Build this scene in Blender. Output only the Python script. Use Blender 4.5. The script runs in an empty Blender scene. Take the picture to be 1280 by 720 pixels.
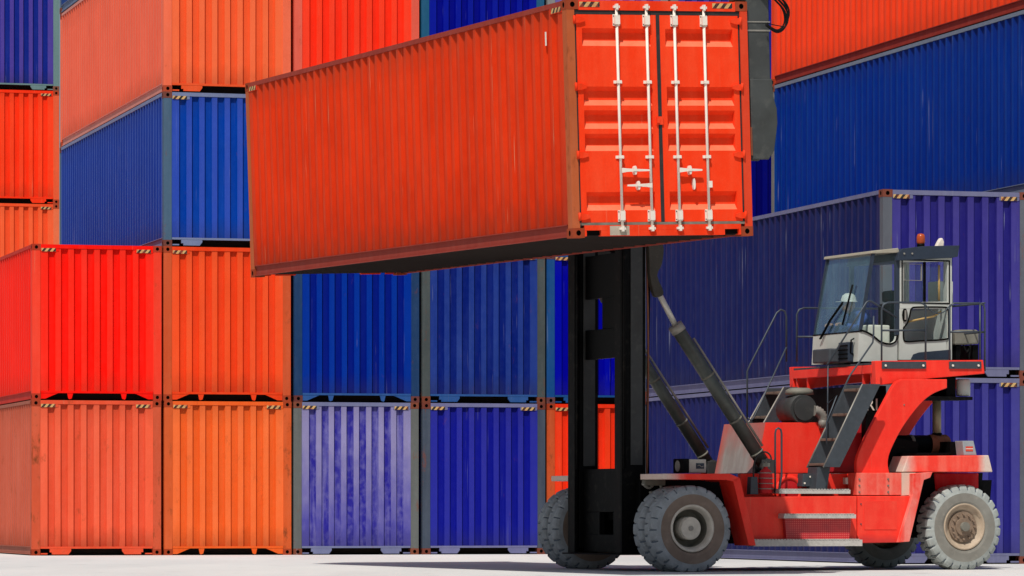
import bpy, bmesh, math, random
from mathutils import Vector, Matrix
random.seed(7)
R = math.radians
S = bpy.context.scene
C = S.collection

# ------------------------------------------------------------------ camera, sky, sun, exposure
FPX, HPX, CAMH = 5054.0, 640.7, 0.80          # focal length and horizon row in photo pixels, eye height in metres
cam = bpy.data.cameras.new('camera'); co = bpy.data.objects.new('camera', cam); C.objects.link(co)
co.location = (0, 0, CAMH); co.rotation_euler = (R(90), 0, 0)
cam.sensor_width = 36; cam.lens = 36 * FPX / 1280; cam.shift_y = (HPX - 360) / 1280
cam.clip_start = 1; cam.clip_end = 3000
S.camera = co
SUN_EL, SUN_AZ = 57, 16                        # degrees; azimuth to the left of straight behind the camera
w = bpy.data.worlds.new('World'); S.world = w; w.use_nodes = True
nt = w.node_tree; bg = nt.nodes['Background']
sky = nt.nodes.new('ShaderNodeTexSky'); sky.sky_type = 'NISHITA'; sky.sun_disc = False
sky.sun_elevation = R(SUN_EL); sky.sun_rotation = R(180 + SUN_AZ); sky.air_density = 1; sky.dust_density = 2.5
nt.links.new(sky.outputs[0], bg.inputs[0]); bg.inputs[1].default_value = 0.075
sun = bpy.data.lights.new('sun', 'SUN'); sun.energy = 4.6; sun.angle = R(0.5); sun.color = (1, .96, .9)
so = bpy.data.objects.new('sun', sun); C.objects.link(so)
sd = Vector((-math.sin(R(SUN_AZ)) * math.cos(R(SUN_EL)), -math.cos(R(SUN_AZ)) * math.cos(R(SUN_EL)), math.sin(R(SUN_EL))))
so.rotation_euler = sd.to_track_quat('Z', 'Y').to_euler(); so.location = (0, 0, 40)
S.view_settings.view_transform = 'Standard'; S.view_settings.look = 'None'
S.view_settings.exposure = -0.16; S.view_settings.gamma = 1
S.render.engine = 'CYCLES'

# ------------------------------------------------------------------ materials
def srgb(r, g, b):
    f = lambda c: (c / 255 / 12.92) if c / 255 <= .04045 else ((c / 255 + .055) / 1.055) ** 2.4
    return (f(r), f(g), f(b), 1)
def newmat(name):
    m = bpy.data.materials.new(name); m.use_nodes = True
    t = m.node_tree; return m, t, t.nodes['Principled BSDF']
def mk(t, kind, **kw):
    n = t.nodes.new(kind)
    for k, v in kw.items(): setattr(n, k, v)
    return n
def mixc(t, fac, a, b):
    n = mk(t, 'ShaderNodeMix', data_type='RGBA')
    for i, v in ((0, fac), (6, a), (7, b)):
        if hasattr(v, 'is_output'): t.links.new(v, n.inputs[i])
        else: n.inputs[i].default_value = v
    return n.outputs[2]
def ramp(t, src, lo, hi, o0=0., o1=1.):
    n = mk(t, 'ShaderNodeMapRange'); n.clamp = True
    t.links.new(src, n.inputs[0])
    for i, v in enumerate((lo, hi, o0, o1)): n.inputs[i + 1].default_value = v
    return n.outputs[0]
def mul(t, a, b, op='MULTIPLY'):
    n = mk(t, 'ShaderNodeMath', operation=op)
    for i, v in ((0, a), (1, b)):
        if hasattr(v, 'is_output'): t.links.new(v, n.inputs[i])
        else: n.inputs[i].default_value = v
    return n.outputs[0]
def coords(t, scale=(1, 1, 1), rnd=True):
    tc = mk(t, 'ShaderNodeTexCoord'); mp = mk(t, 'ShaderNodeMapping'); mp.inputs[3].default_value = scale
    t.links.new(tc.outputs['Object'], mp.inputs[0])
    if rnd:
        oi = mk(t, 'ShaderNodeObjectInfo'); r = mul(t, oi.outputs['Random'], 60.)
        cb = mk(t, 'ShaderNodeCombineXYZ'); t.links.new(r, cb.inputs[0]); t.links.new(r, cb.inputs[1]); t.links.new(r, cb.inputs[2])
        t.links.new(cb.outputs[0], mp.inputs[1])
    return mp.outputs[0]
def noise(t, scale, s=(1, 1, 1), detail=4., rnd=True, rough=.55):
    n = mk(t, 'ShaderNodeTexNoise'); n.inputs['Scale'].default_value = scale
    n.inputs['Detail'].default_value = detail; n.inputs['Roughness'].default_value = rough
    t.links.new(coords(t, s, rnd), n.inputs['Vector']); return n.outputs[0]
RUST = srgb(120, 62, 34)
_mc = {}
def paint(base, pale=None, streak=.3, rust=.3, dark=.3, rough=.5, fades=(), metal=0., blotch=.5, scratch=.25):
    key = (base, pale, streak, rust, dark, rough, tuple(fades), metal, blotch, scratch)
    if key in _mc: return _mc[key]
    m, t, b = newmat('paint')
    bc = srgb(*base); pc = srgb(*(pale or tuple(min(255, int(c * .86 + 34)) for c in base)))
    dk = (bc[0] * .72, bc[1] * .66, bc[2] * .7, 1)
    col = mixc(t, mul(t, ramp(t, noise(t, 1.1, (1, 1, .7), 5), .38, .66), dark), bc, dk)
    # bleached vertical streaks
    st = ramp(t, noise(t, 7., (1, 1, .09), 3), .42, .75)
    bl = ramp(t, noise(t, .8, (1, 1, .6), 4), .35, .68)
    col = mixc(t, mul(t, mul(t, st, ramp(t, bl, 0, 1, 1 - blotch, 1)), streak), col, pc)
    # fine soft mottling
    col = mixc(t, mul(t, ramp(t, noise(t, 9, (1, 1, .8), 6), .45, .8), streak * .5), col, pc)
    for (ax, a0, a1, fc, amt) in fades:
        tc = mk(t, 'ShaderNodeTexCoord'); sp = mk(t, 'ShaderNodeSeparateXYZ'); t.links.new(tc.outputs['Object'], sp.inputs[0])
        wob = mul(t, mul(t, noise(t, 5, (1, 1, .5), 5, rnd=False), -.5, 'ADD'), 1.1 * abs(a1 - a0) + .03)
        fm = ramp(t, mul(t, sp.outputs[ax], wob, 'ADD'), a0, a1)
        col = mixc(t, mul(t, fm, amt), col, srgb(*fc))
    gn = ramp(t, noise(t, 70, (1, 1, .6), 3), .3, .7)
    col = mixc(t, mul(t, gn, .16), col, (bc[0] * .55, bc[1] * .5, bc[2] * .5, 1))
    # thin scratches and rust
    sc = ramp(t, noise(t, 24., (1, 1, .022), 2), .67, .76)
    sc = mul(t, sc, ramp(t, noise(t, 1.7, detail=2), .45, .6))
    col = mixc(t, mul(t, sc, scratch), col, (.50, .27, .15, 1) if base[0] > 150 else (.34, .36, .42, 1))
    rs = ramp(t, noise(t, 5.5, (1, 1, .45), 8, rough=.7), .66 - .12 * rust, .78 - .12 * rust)
    col = mixc(t, mul(t, rs, min(1, rust * 1.1)), col, RUST)
    t.links.new(col, b.inputs['Base Color'])
    t.links.new(ramp(t, rs, 0, 1, rough, .85), b.inputs['Roughness'])
    b.inputs['Metallic'].default_value = metal; b.inputs['Specular IOR Level'].default_value = .22 if metal or rough < .45 else .06
    bp = mk(t, 'ShaderNodeBump'); bp.inputs['Strength'].default_value = .35; bp.inputs['Distance'].default_value = .03
    t.links.new(noise(t, 2.2, (1, 1, .7), 3), bp.inputs['Height']); t.links.new(bp.outputs[0], b.inputs['Normal'])
    _mc[key] = m; return m
def plain(name, c, rough=.6, metal=0., var=.25, emit=None, scale=8.):
    m, t, b = newmat(name); bc = srgb(*c)
    col = mixc(t, mul(t, ramp(t, noise(t, scale, detail=5), .35, .7), var), bc, (bc[0] * .45, bc[1] * .43, bc[2] * .4, 1))
    col = mixc(t, mul(t, ramp(t, noise(t, scale * 3, detail=4), .55, .8), var * .6), col, (min(1, bc[0] * 1.5 + .05), min(1, bc[1] * 1.45 + .045), min(1, bc[2] * 1.4 + .035), 1))
    t.links.new(col, b.inputs['Base Color'])
    b.inputs['Roughness'].default_value = rough; b.inputs['Metallic'].default_value = metal
    b.inputs['Specular IOR Level'].default_value = .3 if sum(c) > 60 else .08
    return m
M = {}
M['cast'] = paint((112, 66, 42), (170, 110, 70), .6, .5, .5, .8)
M['hole'] = plain('dark_inside', (14, 12, 11), .9)
M['floor'] = plain('dark_underside', (46, 36, 32), .9)
M['white'] = plain('white_paint', (226, 216, 202), .5, 0, .2)
M['rubber_gasket'] = plain('gasket_rubber', (44, 42, 42), .7, 0, .5, scale=5)
M['gasket_light'] = plain('dusty_gasket', (125, 118, 106), .8, 0, .6, scale=5)
M['mast'] = plain('mast_black', (9, 9, 10), .6, 0, .6, scale=3)
M['mastgrey'] = plain('mast_grey', (58, 59, 59), .6, .1, .5, scale=3)
M['dark'] = plain('dark_grey_paint', (62, 68, 74), .55, 0, .4)
M['spread'] = plain('spreader_grey', (66, 69, 68), .55, 0, .6, scale=2.5)
M['cyl'] = plain('cylinder_paint', (84, 88, 84), .42, .2, .6, scale=4)
M['chrome'] = plain('worn_chrome', (190, 188, 180), .25, .8, .2)
M['steel'] = plain('dull_steel', (150, 146, 138), .5, .3, .4)
M['rail'] = plain('rail_grey', (66, 74, 82), .45, .3, .3)
M['tread'] = plain('step_grating', (196, 192, 184), .6, .2, .4, scale=30)
M['cab'] = plain('cab_paint', (184, 187, 180), .5, 0, .22, scale=3)
M['cabdark'] = plain('cab_dark_trim', (42, 52, 66), .45, 0, .3)
M['black'] = plain('black_plastic', (6, 6, 7), .6)
M['hose'] = plain('rubber_hose', (18, 18, 18), .5)
M['dust'] = plain('dusty_grey_metal', (118, 116, 106), .7, .1, .5)
M['rustpipe'] = paint((120, 74, 56), (170, 120, 90), .5, .6, .4, .7)
M['bracket'] = plain('bracket_paint', (62, 58, 52), .6, .1, .6)
M['chrome_rod'] = plain('rod_grey', (196, 192, 182), .3, .2, .2)
M['treadrust'] = plain('worn_tread', (124, 104, 92), .7, .1, .6)
M['pipe'] = plain('exhaust_pipe', (150, 138, 112), .5, .4, .4)
M['orange'] = plain('beacon_lens', (176, 78, 40), .25)
M['wood'] = plain('yellow_bar', (205, 160, 90), .5)
M['tyre'] = plain('tyre_blue_grey', (146, 152, 156), .85, 0, .55, scale=7)
M['tyre_side'] = plain('tyre_sidewall_brown', (128, 112, 100), .8, 0, .5, scale=4)
M['tyre_groove'] = plain('tyre_groove', (84, 93, 102), .9)
M['tyre2'] = plain('tyre_dusty_grey', (158, 164, 160), .9, 0, .45, scale=7)
M['tyre2_side'] = plain('tyre_side_grey', (132, 130, 122), .9, 0, .5, scale=4)
M['rim'] = plain('rim_grey', (206, 198, 184), .5, .1, .4)
M['rim_cream'] = plain('rim_cream', (176, 158, 136), .6, 0, .4)
M['hub_brown'] = plain('hub_rusty', (138, 118, 100), .7, .1, .6, scale=14)
M['red'] = paint((242, 50, 36), (246, 100, 78), .35, .12, .35, .42)
M['red_front'] = paint((242, 50, 36), (246, 100, 78), .35, .12, .35, .42, fades=((0, 1.0, .75, (215, 205, 190), .9),))
M['red_low'] = paint((240, 54, 40), (246, 110, 84), .4, .15, .3, .42, fades=((2, .5, .42, (190, 52, 48), .8), (0, 2.05, 1.8, (200, 110, 68), .7)))
M['red_dirty'] = paint((196, 28, 34), (200, 90, 90), .5, .2, .4, .5)
M['red_grey'] = paint((150, 138, 132), (176, 170, 164), .6, .25, .5, .35, fades=((2, 1.6, 2.1, (186, 84, 72), .75), (1, .25, .5, (196, 84, 72), .8), (1, -.45, -.8, (190, 90, 80), .8)))  # tank front: grey reflection on the red put into the colour
M['driver_skin'] = plain('skin', (176, 130, 104), .6, 0, .1)
M['shirt'] = plain('work_shirt', (58, 82, 150), .8, 0, .3)
M['blue_seat'] = plain('blue_seat', (30, 48, 96), .8)
def glass_mat(name, tint, op, refl=1.0):
    m, t, b = newmat(name); t.nodes.remove(b); out = t.nodes['Material Output']
    tr = mk(t, 'ShaderNodeBsdfTransparent'); tr.inputs[0].default_value = tint
    gl = mk(t, 'ShaderNodeBsdfGlossy'); gl.inputs['Roughness'].default_value = .06
    df = mk(t, 'ShaderNodeBsdfDiffuse'); df.inputs[0].default_value = (.30, .58, .66, 1)  # teal film: dust, plus sky reflection put into the colour
    mx = mk(t, 'ShaderNodeMixShader'); mx2 = mk(t, 'ShaderNodeMixShader')
    dust_sheen = ramp(t, noise(t, 3.5, (1, 1, .5), 6, rnd=False), .35, .8, op * .4, op * 2.2)
    t.links.new(dust_sheen, mx.inputs[0]); t.links.new(tr.outputs[0], mx.inputs[1]); t.links.new(df.outputs[0], mx.inputs[2])
    fr = mk(t, 'ShaderNodeFresnel'); fr.inputs[0].default_value = 1.45
    ge = mk(t, 'ShaderNodeNewGeometry'); t.links.new(mul(t, mul(t, fr.outputs[0], refl), mul(t, 1., ge.outputs['Backfacing'], 'SUBTRACT')), mx2.inputs[0]); t.links.new(mx.outputs[0], mx2.inputs[1]); t.links.new(gl.outputs[0], mx2.inputs[2])
    t.links.new(mx2.outputs[0], out.inputs[0]); return m
M['glass_front'] = glass_mat('windscreen_glass', (.86, .965, .98, 1), .10, 3.0)
M['glass_clear'] = glass_mat('clear_glass_back', (.96, .99, .99, 1), .0, .3)
M['glass'] = glass_mat('side_glass', (.96, .985, .99, 1), .02, 1.2)
# hazard stripes: slanted black and cream bars, printed
def hazard(hor):
    m, t, b = newmat('hazard_stripe'); tc = mk(t, 'ShaderNodeTexCoord'); sp = mk(t, 'ShaderNodeSeparateXYZ')
    t.links.new(tc.outputs['Object'], sp.inputs[0])
    v = mul(t, sp.outputs[hor], mul(t, sp.outputs[2], 0.8 if hor == 0 else -.8), 'SUBTRACT')
    fr = mul(t, mul(t, v, 1 / .105), 1., 'FRACT'); 
    msk = mul(t, fr, .5, 'GREATER_THAN')
    col = mixc(t, msk, srgb(30, 24, 18), srgb(196, 160, 100))
    col = mixc(t, mul(t, ramp(t, noise(t, 14, detail=6), .5, .72), .75), col, srgb(170, 70, 40))
    t.links.new(col, b.inputs['Base Color']); b.inputs['Roughness'].default_value = .6; return m
M['haz'] = hazard(0); M['haz_side'] = hazard(1)
def perforated(base, dot, sc=34):
    m, t, b = newmat('perforated_plate'); v = mk(t, 'ShaderNodeTexVoronoi'); v.inputs['Scale'].default_value = sc; v.inputs['Randomness'].default_value = .0
    t.links.new(coords(t, (1, 1, 1), False), v.inputs['Vector'])
    d = ramp(t, v.outputs['Distance'], .28, .38)
    col = mixc(t, d, srgb(*dot), srgb(*base))
    col = mixc(t, mul(t, ramp(t, noise(t, 4, detail=4), .4, .7), .5), col, srgb(120, 40, 48))
    t.links.new(col, b.inputs['Base Color']); b.inputs['Roughness'].default_value = .5; return m
M['perf'] = perforated((188, 24, 34), (214, 92, 84))
def ground_mat():
    m, t, b = newmat('concrete_ground')
    tc = mk(t, 'ShaderNodeTexCoord')
    def nz(s, v, d=5.):
        mp = mk(t, 'ShaderNodeMapping'); mp.inputs[3].default_value = v; t.links.new(tc.outputs['Object'], mp.inputs[0])
        n = mk(t, 'ShaderNodeTexNoise'); n.inputs['Scale'].default_value = s; n.inputs['Detail'].default_value = d
        t.links.new(mp.outputs[0], n.inputs['Vector']); return n.outputs[0]
    col = mixc(t, ramp(t, nz(.35, (1, .22, 1)), .35, .7), (.68, .67, .645, 1), (.56, .56, .545, 1))
    col = mixc(t, mul(t, ramp(t, nz(.12, (1, .35, 1), 3), .5, .64), .5), col, (.47, .49, .48, 1))
    col = mixc(t, mul(t, ramp(t, nz(60, (1, 1, 1), 3), .35, .75), .35), col, (.26, .26, .25, 1))
    col = mixc(t, mul(t, ramp(t, nz(1.6, (1, 1, 1), 8), .62, .72), .5), col, (.24, .23, .21, 1))
    t.links.new(col, b.inputs['Base Color']); b.inputs['Roughness'].default_value = .85; b.inputs['Specular IOR Level'].default_value = .2
    bp = mk(t, 'ShaderNodeBump'); bp.inputs['Strength'].default_value = .3; bp.inputs['Distance'].default_value = .01
    t.links.new(nz(40, (1, 1, 1)), bp.inputs['Height']); t.links.new(bp.outputs[0], b.inputs['Normal'])
    return m

# ------------------------------------------------------------------ mesh helpers
class MB:
    def __init__(s): s.v = []; s.f = []; s.m = []; s.s = []
    def _add(s, vs, fs, m=0, smooth=False):
        n = len(s.v); s.v += [tuple(p) for p in vs]
        for f in fs: s.f.append([i + n for i in f]); s.m.append(m); s.s.append(smooth)
    def box(s, x0, x1, y0, y1, z0, z1, m=0):
        s._add([(x0, y0, z0), (x1, y0, z0), (x1, y1, z0), (x0, y1, z0), (x0, y0, z1), (x1, y0, z1), (x1, y1, z1), (x0, y1, z1)],
               [(0, 3, 2, 1), (4, 5, 6, 7), (0, 1, 5, 4), (1, 2, 6, 5), (2, 3, 7, 6), (3, 0, 4, 7)], m); return s
    def prism(s, pts, y0, y1, m=0):              # polygon in x-z pushed along y
        n = len(pts)
        s._add([(p[0], y0, p[1]) for p in pts] + [(p[0], y1, p[1]) for p in pts],
               [tuple(range(n)), tuple(range(2 * n - 1, n - 1, -1))] + [(i, i + n, (i + 1) % n + n, (i + 1) % n) for i in range(n)], m); return s
    def prismx(s, pts, x0, x1, m=0):             # polygon in y-z pushed along x
        n = len(pts)
        s._add([(x0, p[0], p[1]) for p in pts] + [(x1, p[0], p[1]) for p in pts],
               [tuple(range(n)), tuple(range(2 * n - 1, n - 1, -1))] + [(i, i + n, (i + 1) % n + n, (i + 1) % n) for i in range(n)], m); return s
    def tube(s, pts, r, n=8, m=0, caps=True):
        P = [Vector(p) for p in pts]; rs = r if isinstance(r, (list, tuple)) else [r] * len(P)
        up = None; rings = []
        for i, p in enumerate(P):
            t = ((P[min(i + 1, len(P) - 1)] - P[max(i - 1, 0)])).normalized()
            if up is None: up = t.orthogonal().normalized()
            up = (up - t * up.dot(t)).normalized(); b = t.cross(up)
            rings.append([p + (up * math.cos(2 * math.pi * k / n) + b * math.sin(2 * math.pi * k / n)) * rs[i] for k in range(n)])
        base = len(s.v); s._add([q for g in rings for q in g], [])
        for i in range(len(P) - 1):
            for k in range(n):
                a = base + i * n + k; b2 = base + i * n + (k + 1) % n
                s.f.append([a, b2, b2 + n, a + n]); s.m.append(m); s.s.append(True)
        if caps:
            s.f.append([base + k for k in range(n)][::-1]); s.m.append(m); s.s.append(False)
            e = base + (len(P) - 1) * n
            s.f.append([e + k for k in range(n)]); s.m.append(m); s.s.append(False)
        return s
    def lathe(s, prof, o, n=32, mats=None, ax=1, closed=False):   # prof: (radius, offset along the axis)
        base = len(s.v); vs = []
        for (r, t) in prof:
            for k in range(n):
                a = 2 * math.pi * k / n; u, w_ = r * math.cos(a), r * math.sin(a)
                vs.append((o[0] + u, o[1] + t, o[2] + w_) if ax == 1 else (o[0] + t, o[1] + u, o[2] + w_) if ax == 0 else (o[0] + u, o[1] + w_, o[2] + t))
        s._add(vs, [])
        for i in range(len(prof) - 1):
            for k in range(n):
                a = base + i * n + k; b2 = base + i * n + (k + 1) % n
                s.f.append([a, b2, b2 + n, a + n]); s.m.append(mats[i] if mats else 0); s.s.append(True)
        return s
    def mesh(s, name, nm=1, weld=False):
        me = bpy.data.meshes.new(name); me.from_pydata(s.v, [], s.f)
        for i, p in enumerate(me.polygons): p.material_index = s.m[i]; p.use_smooth = s.s[i]
        bm = bmesh.new(); bm.from_mesh(me)
        if weld: bmesh.ops.remove_doubles(bm, verts=bm.verts, dist=1e-5)
        bmesh.ops.recalc_face_normals(bm, faces=bm.faces); bm.to_mesh(me); bm.free()
        for _ in range(nm): me.materials.append(None)
        return me
def put(name, me, mats, parent=None, loc=(0, 0, 0), bevel=0):
    o = bpy.data.objects.new(name, me); C.objects.link(o)
    for i, mt in enumerate(mats):
        o.material_slots[i].link = 'OBJECT'; o.material_slots[i].material = mt
    if parent is not None: o.parent = parent
    o.location = loc
    if bevel:
        b = o.modifiers.new('bevel', 'BEVEL'); b.width = bevel; b.segments = 2; b.limit_method = 'ANGLE'; b.angle_limit = R(40)
    return o
def part(name, mb, mats, parent, bevel=0, label=None, loc=(0, 0, 0)):
    if not isinstance(mats, (list, tuple)): mats = [mats]
    o = put(name, mb.mesh(name, len(mats)), mats, parent, loc, bevel)
    if label: o['label'] = label
    return o
def thing(name, label, cat, loc=(0, 0, 0), rz=0, group=None):
    o = bpy.data.objects.new(name, None); C.objects.link(o); o.location = loc; o.rotation_euler = (0, 0, rz)
    o.empty_display_size = .3; o['label'] = label; o['category'] = cat
    if group: o['group'] = group
    return o

# ------------------------------------------------------------------ ground
g = MB(); g._add([(-900, -300, 0), (900, -300, 0), (900, 1500, 0), (-900, 1500, 0)], [(0, 1, 2, 3)])
go = put('ground', g.mesh('ground'), [ground_mat()]); go['kind'] = 'structure'

# ------------------------------------------------------------------ shipping containers
W, L, H = 2.438, 12.192, 2.896
PW, PD = .155, .14                              # corner post width (front) and depth
def casting_mesh():
    mb = MB(); a, b, c = .162, .178, .118
    def face(o, u, v, su, sv, n):               # a quad with an oval hole that sinks inwards
        o, u, v, n = map(Vector, (o, u, v, n)); N = 12
        cen = o + u * su / 2 + v * sv / 2; ru, rv = (.032, .034) if su < .17 else (.03, .036)
        ring = [cen + u * ru * math.cos(2 * math.pi * k / N + math.pi / 4) + v * rv * math.sin(2 * math.pi * k / N + math.pi / 4) for k in range(N)]
        cor = [o + u * su + v * sv, o + v * sv, o, o + u * su]
        dp = [p - n * .03 for p in ring]
        vs = cor + ring + dp; fs = []; ms = []
        for q in range(4):
            idx = [4 + (q * 3 + j) % N for j in range(4)]
            fs.append([q] + idx + [(q + 1) % 4]) 
        mb._add(vs, fs, 0)
        base = len(mb.v) - len(vs)
        for k in range(N): mb.f.append([base + 4 + k, base + 4 + (k + 1) % N, base + 4 + N + (k + 1) % N, base + 4 + N + k]); mb.m.append(1); mb.s.append(False)
        mb.f.append([base + 4 + N + k for k in range(N)]); mb.m.append(1); mb.s.append(False)
    X, Y, Z = (1, 0, 0), (0, 1, 0), (0, 0, 1)
    face((0, 0, 0), X, Z, a, c, (0, -1, 0)); face((0, b, 0), X, Z, a, c, (0, 1, 0))
    face((0, 0, 0), Y, Z, b, c, (-1, 0, 0)); face((a, 0, 0), Y, Z, b, c, (1, 0, 0))
    mb._add([(0, 0, 0), (a, 0, 0), (a, b, 0), (0, b, 0)], [(0, 3, 2, 1)]); mb._add([(0, 0, c), (a, 0, c), (a, b, c), (0, b, c)], [(0, 1, 2, 3)])
    return mb.mesh('corner_casting', 2)
CAST = casting_mesh()
def corrugation(length, pitch, flat_o, slope, flat_i, depth):
    n = int((length - .02) // pitch); lead = (length - n * pitch + flat_o) / 2
    pts = [(0, 0)]; t = lead
    for k in range(n):
        pts += [(t, 0), (t + slope, depth), (t + slope + flat_i, depth), (t + 2 * slope + flat_i, 0)]; t += pitch
    pts.append((length, 0)); return pts
def sheet_side(sign):
    mb = MB(); prof = corrugation(L - 2 * PD - .02, .278, .072, .068, .070, .036); y0 = PD + .01
    zb, zt = .168, H - .062; vs = []
    for (t, d) in prof:
        x = .010 + d if sign < 0 else W - .010 - d
        vs += [(x, y0 + t, zb), (x, y0 + t, zt)]
    for i in range(len(prof) - 1):
        ridge = prof[i][1] == 0 and prof[i + 1][1] == 0
        mb._add(vs[2 * i:2 * i + 4], [(0, 2, 3, 1)], 1 if ridge else 0)
    return mb.mesh('side_wall', 2, True)
def sheet_end(back):
    mb = MB(); prof = corrugation(W - 2 * PW, .243, .104, .022, .095, .045)
    zb, zt = .165, H - .075; vs = []
    for (t, d) in prof:
        y = .014 + d if not back else L - .014 - d
        vs += [(PW + t, y, zb), (PW + t, y, zt)]
    for i in range(len(prof) - 1):
        ridge = prof[i][1] == 0 and prof[i + 1][1] == 0
        mb._add(vs[2 * i:2 * i + 4], [(0, 2, 3, 1)], 1 if ridge else 0)
    return mb.mesh('end_wall', 2, True)
SIDE = {-1: sheet_side(-1), 1: sheet_side(1)}; END = {0: sheet_end(0), 1: sheet_end(1)}
def mesh_post(x0, y0):
    mb = MB(); sx = 1 if x0 == 0 else -1; sy = 1 if y0 == 0 else -1
    a = [(x0 + sx * .003, y0 + sy * .003), (x0 + sx * PW, y0 + sy * .003), (x0 + sx * PW, y0 + sy * .05), (x0 + sx * .08, y0 + sy * .07), (x0 + sx * .06, y0 + sy * PD), (x0 + sx * .003, y0 + sy * PD)]
    n = len(a); mb._add([(p[0], p[1], .118) for p in a] + [(p[0], p[1], H - .118) for p in a],
                        [tuple(range(n)), tuple(range(2 * n - 1, n - 1, -1))] + [(i, i + n, (i + 1) % n + n, (i + 1) % n) for i in range(n)])
    return mb.mesh('corner_post')
POST = {(x, y): mesh_post(x, y) for x in (0, W) for y in (0, L)}
def mesh_toprail(sign):
    mb = MB(); x = (.004, .062) if sign < 0 else (W - .062, W - .004); mb.box(x[0], x[1], .178, L - .178, H - .066, H - .004)
    return mb.mesh('top_rail')
TOPR = {s: mesh_toprail(s) for s in (-1, 1)}
def mesh_botrail(sign):                          # open channel: flanges proud, web set back
    f = (lambda u: u) if sign < 0 else (lambda u: W - u)
    pr = [(.004, .170), (.004, .158), (.030, .156), (.030, .034), (.004, .032), (.004, .018), (.05, .018), (.05, .170)]
    mb = MB(); n = len(pr)
    mb._add([(f(p[0]), .178, p[1]) for p in pr] + [(f(p[0]), L - .178, p[1]) for p in pr],
            [tuple(range(n)), tuple(range(2 * n - 1, n - 1, -1))] + [(i, i + n, (i + 1) % n + n, (i + 1) % n) for i in range(n)])
    return mb.mesh('bottom_rail')
BOTR = {s: mesh_botrail(s) for s in (-1, 1)}
def mesh_header(back):
    f = (lambda y: y) if not back else (lambda y: L - y); mb = MB()
    def bx(x0, x1, y0, y1, z0, z1): mb.box(x0, x1, min(f(y0), f(y1)), max(f(y0), f(y1)), z0, z1)
    bx(.162, W - .162, .005, .075, H - .078, H - .006)
    for x0, x1 in ((.164, .50), (W - .50, W - .164)): bx(x0, x1, .008, .05, H - .135, H - .079)
    return mb.mesh('top_end_rail')
HEAD = {b: mesh_header(b) for b in (0, 1)}
def mesh_sill(style, back):
    f = (lambda y: y) if not back else (lambda y: L - y); mb = MB()
    bx = lambda x0, x1, y0, y1, z0, z1: mb.box(x0, x1, min(f(y0), f(y1)), max(f(y0), f(y1)), z0, z1)
    bx(.162, W - .162, .005, .07, .128, .166)
    if style == 'gusset':
        for s in (0, 1):
            g_ = (lambda x: x) if not s else (lambda x: W - x)
            mb.prism([(g_(.164), .127), (g_(.50), .127), (g_(.43), .10), (g_(.25), .022), (g_(.164), .022)], f(.010), f(.05))
            mb.prism([(g_(.66), .127), (g_(.77), .127), (g_(.745), .03), (g_(.70), .012), (g_(.68), .03)], f(.010), f(.04))
    elif style == 'block':
        for s in (0, 1):
            g_ = (lambda x: x) if not s else (lambda x: W - x)
            mb.prism([(g_(.34), .127), (g_(.74), .127), (g_(.74), .085), (g_(.69), .02), (g_(.38), .02), (g_(.38), .06), (g_(.34), .06)], f(.008), f(.05))
            bx(*sorted((g_(.164), g_(.30))), .020, .05, .02, .045)
    return mb.mesh('bottom_end_rail')
SILL = {(s, b): mesh_sill(s, b) for s in ('gusset', 'block') for b in (0, 1)}
def mesh_roof():
    mb = MB(); n = 40; y0 = .076
    for k in range(n):
        ya = y0 + (L - 2 * y0) * k / n; yb = y0 + (L - 2 * y0) * (k + .5) / n; yc = y0 + (L - 2 * y0) * (k + 1) / n
        mb._add([(.062, ya, H - .03), (W - .062, ya, H - .03), (W - .062, yb, H - .016), (.062, yb, H - .016), (W - .062, yc, H - .03), (.062, yc, H - .03)], [(0, 1, 2, 3), (3, 2, 4, 5)])
    return mb.mesh('roof', 1, True)
ROOF = mesh_roof()
def mesh_floor():
    mb = MB(); mb.box(.05, W - .05, .075, L - .075, .150, .164); return mb.mesh('floor')
FLOOR = mesh_floor()
def mesh_beams():
    mb = MB()
    for k in range(34):
        y = .35 + k * (L - .7) / 33; mb.box(.052, W - .052, y, y + .045, .030, .149)
    return mb.mesh('floor_beams')
BEAMS = mesh_beams()
def mesh_haz(x0, x1):
    mb = MB(); mb.box(0, x1 - x0, 0, .003, 0, .062); return mb.mesh('hazard_stripe')
HAZ = mesh_haz(0, .27)
_hs = MB(); _hs.box(0, .003, 0, .30, 0, .062); HAZS = _hs.mesh('hazard_stripe')

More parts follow.
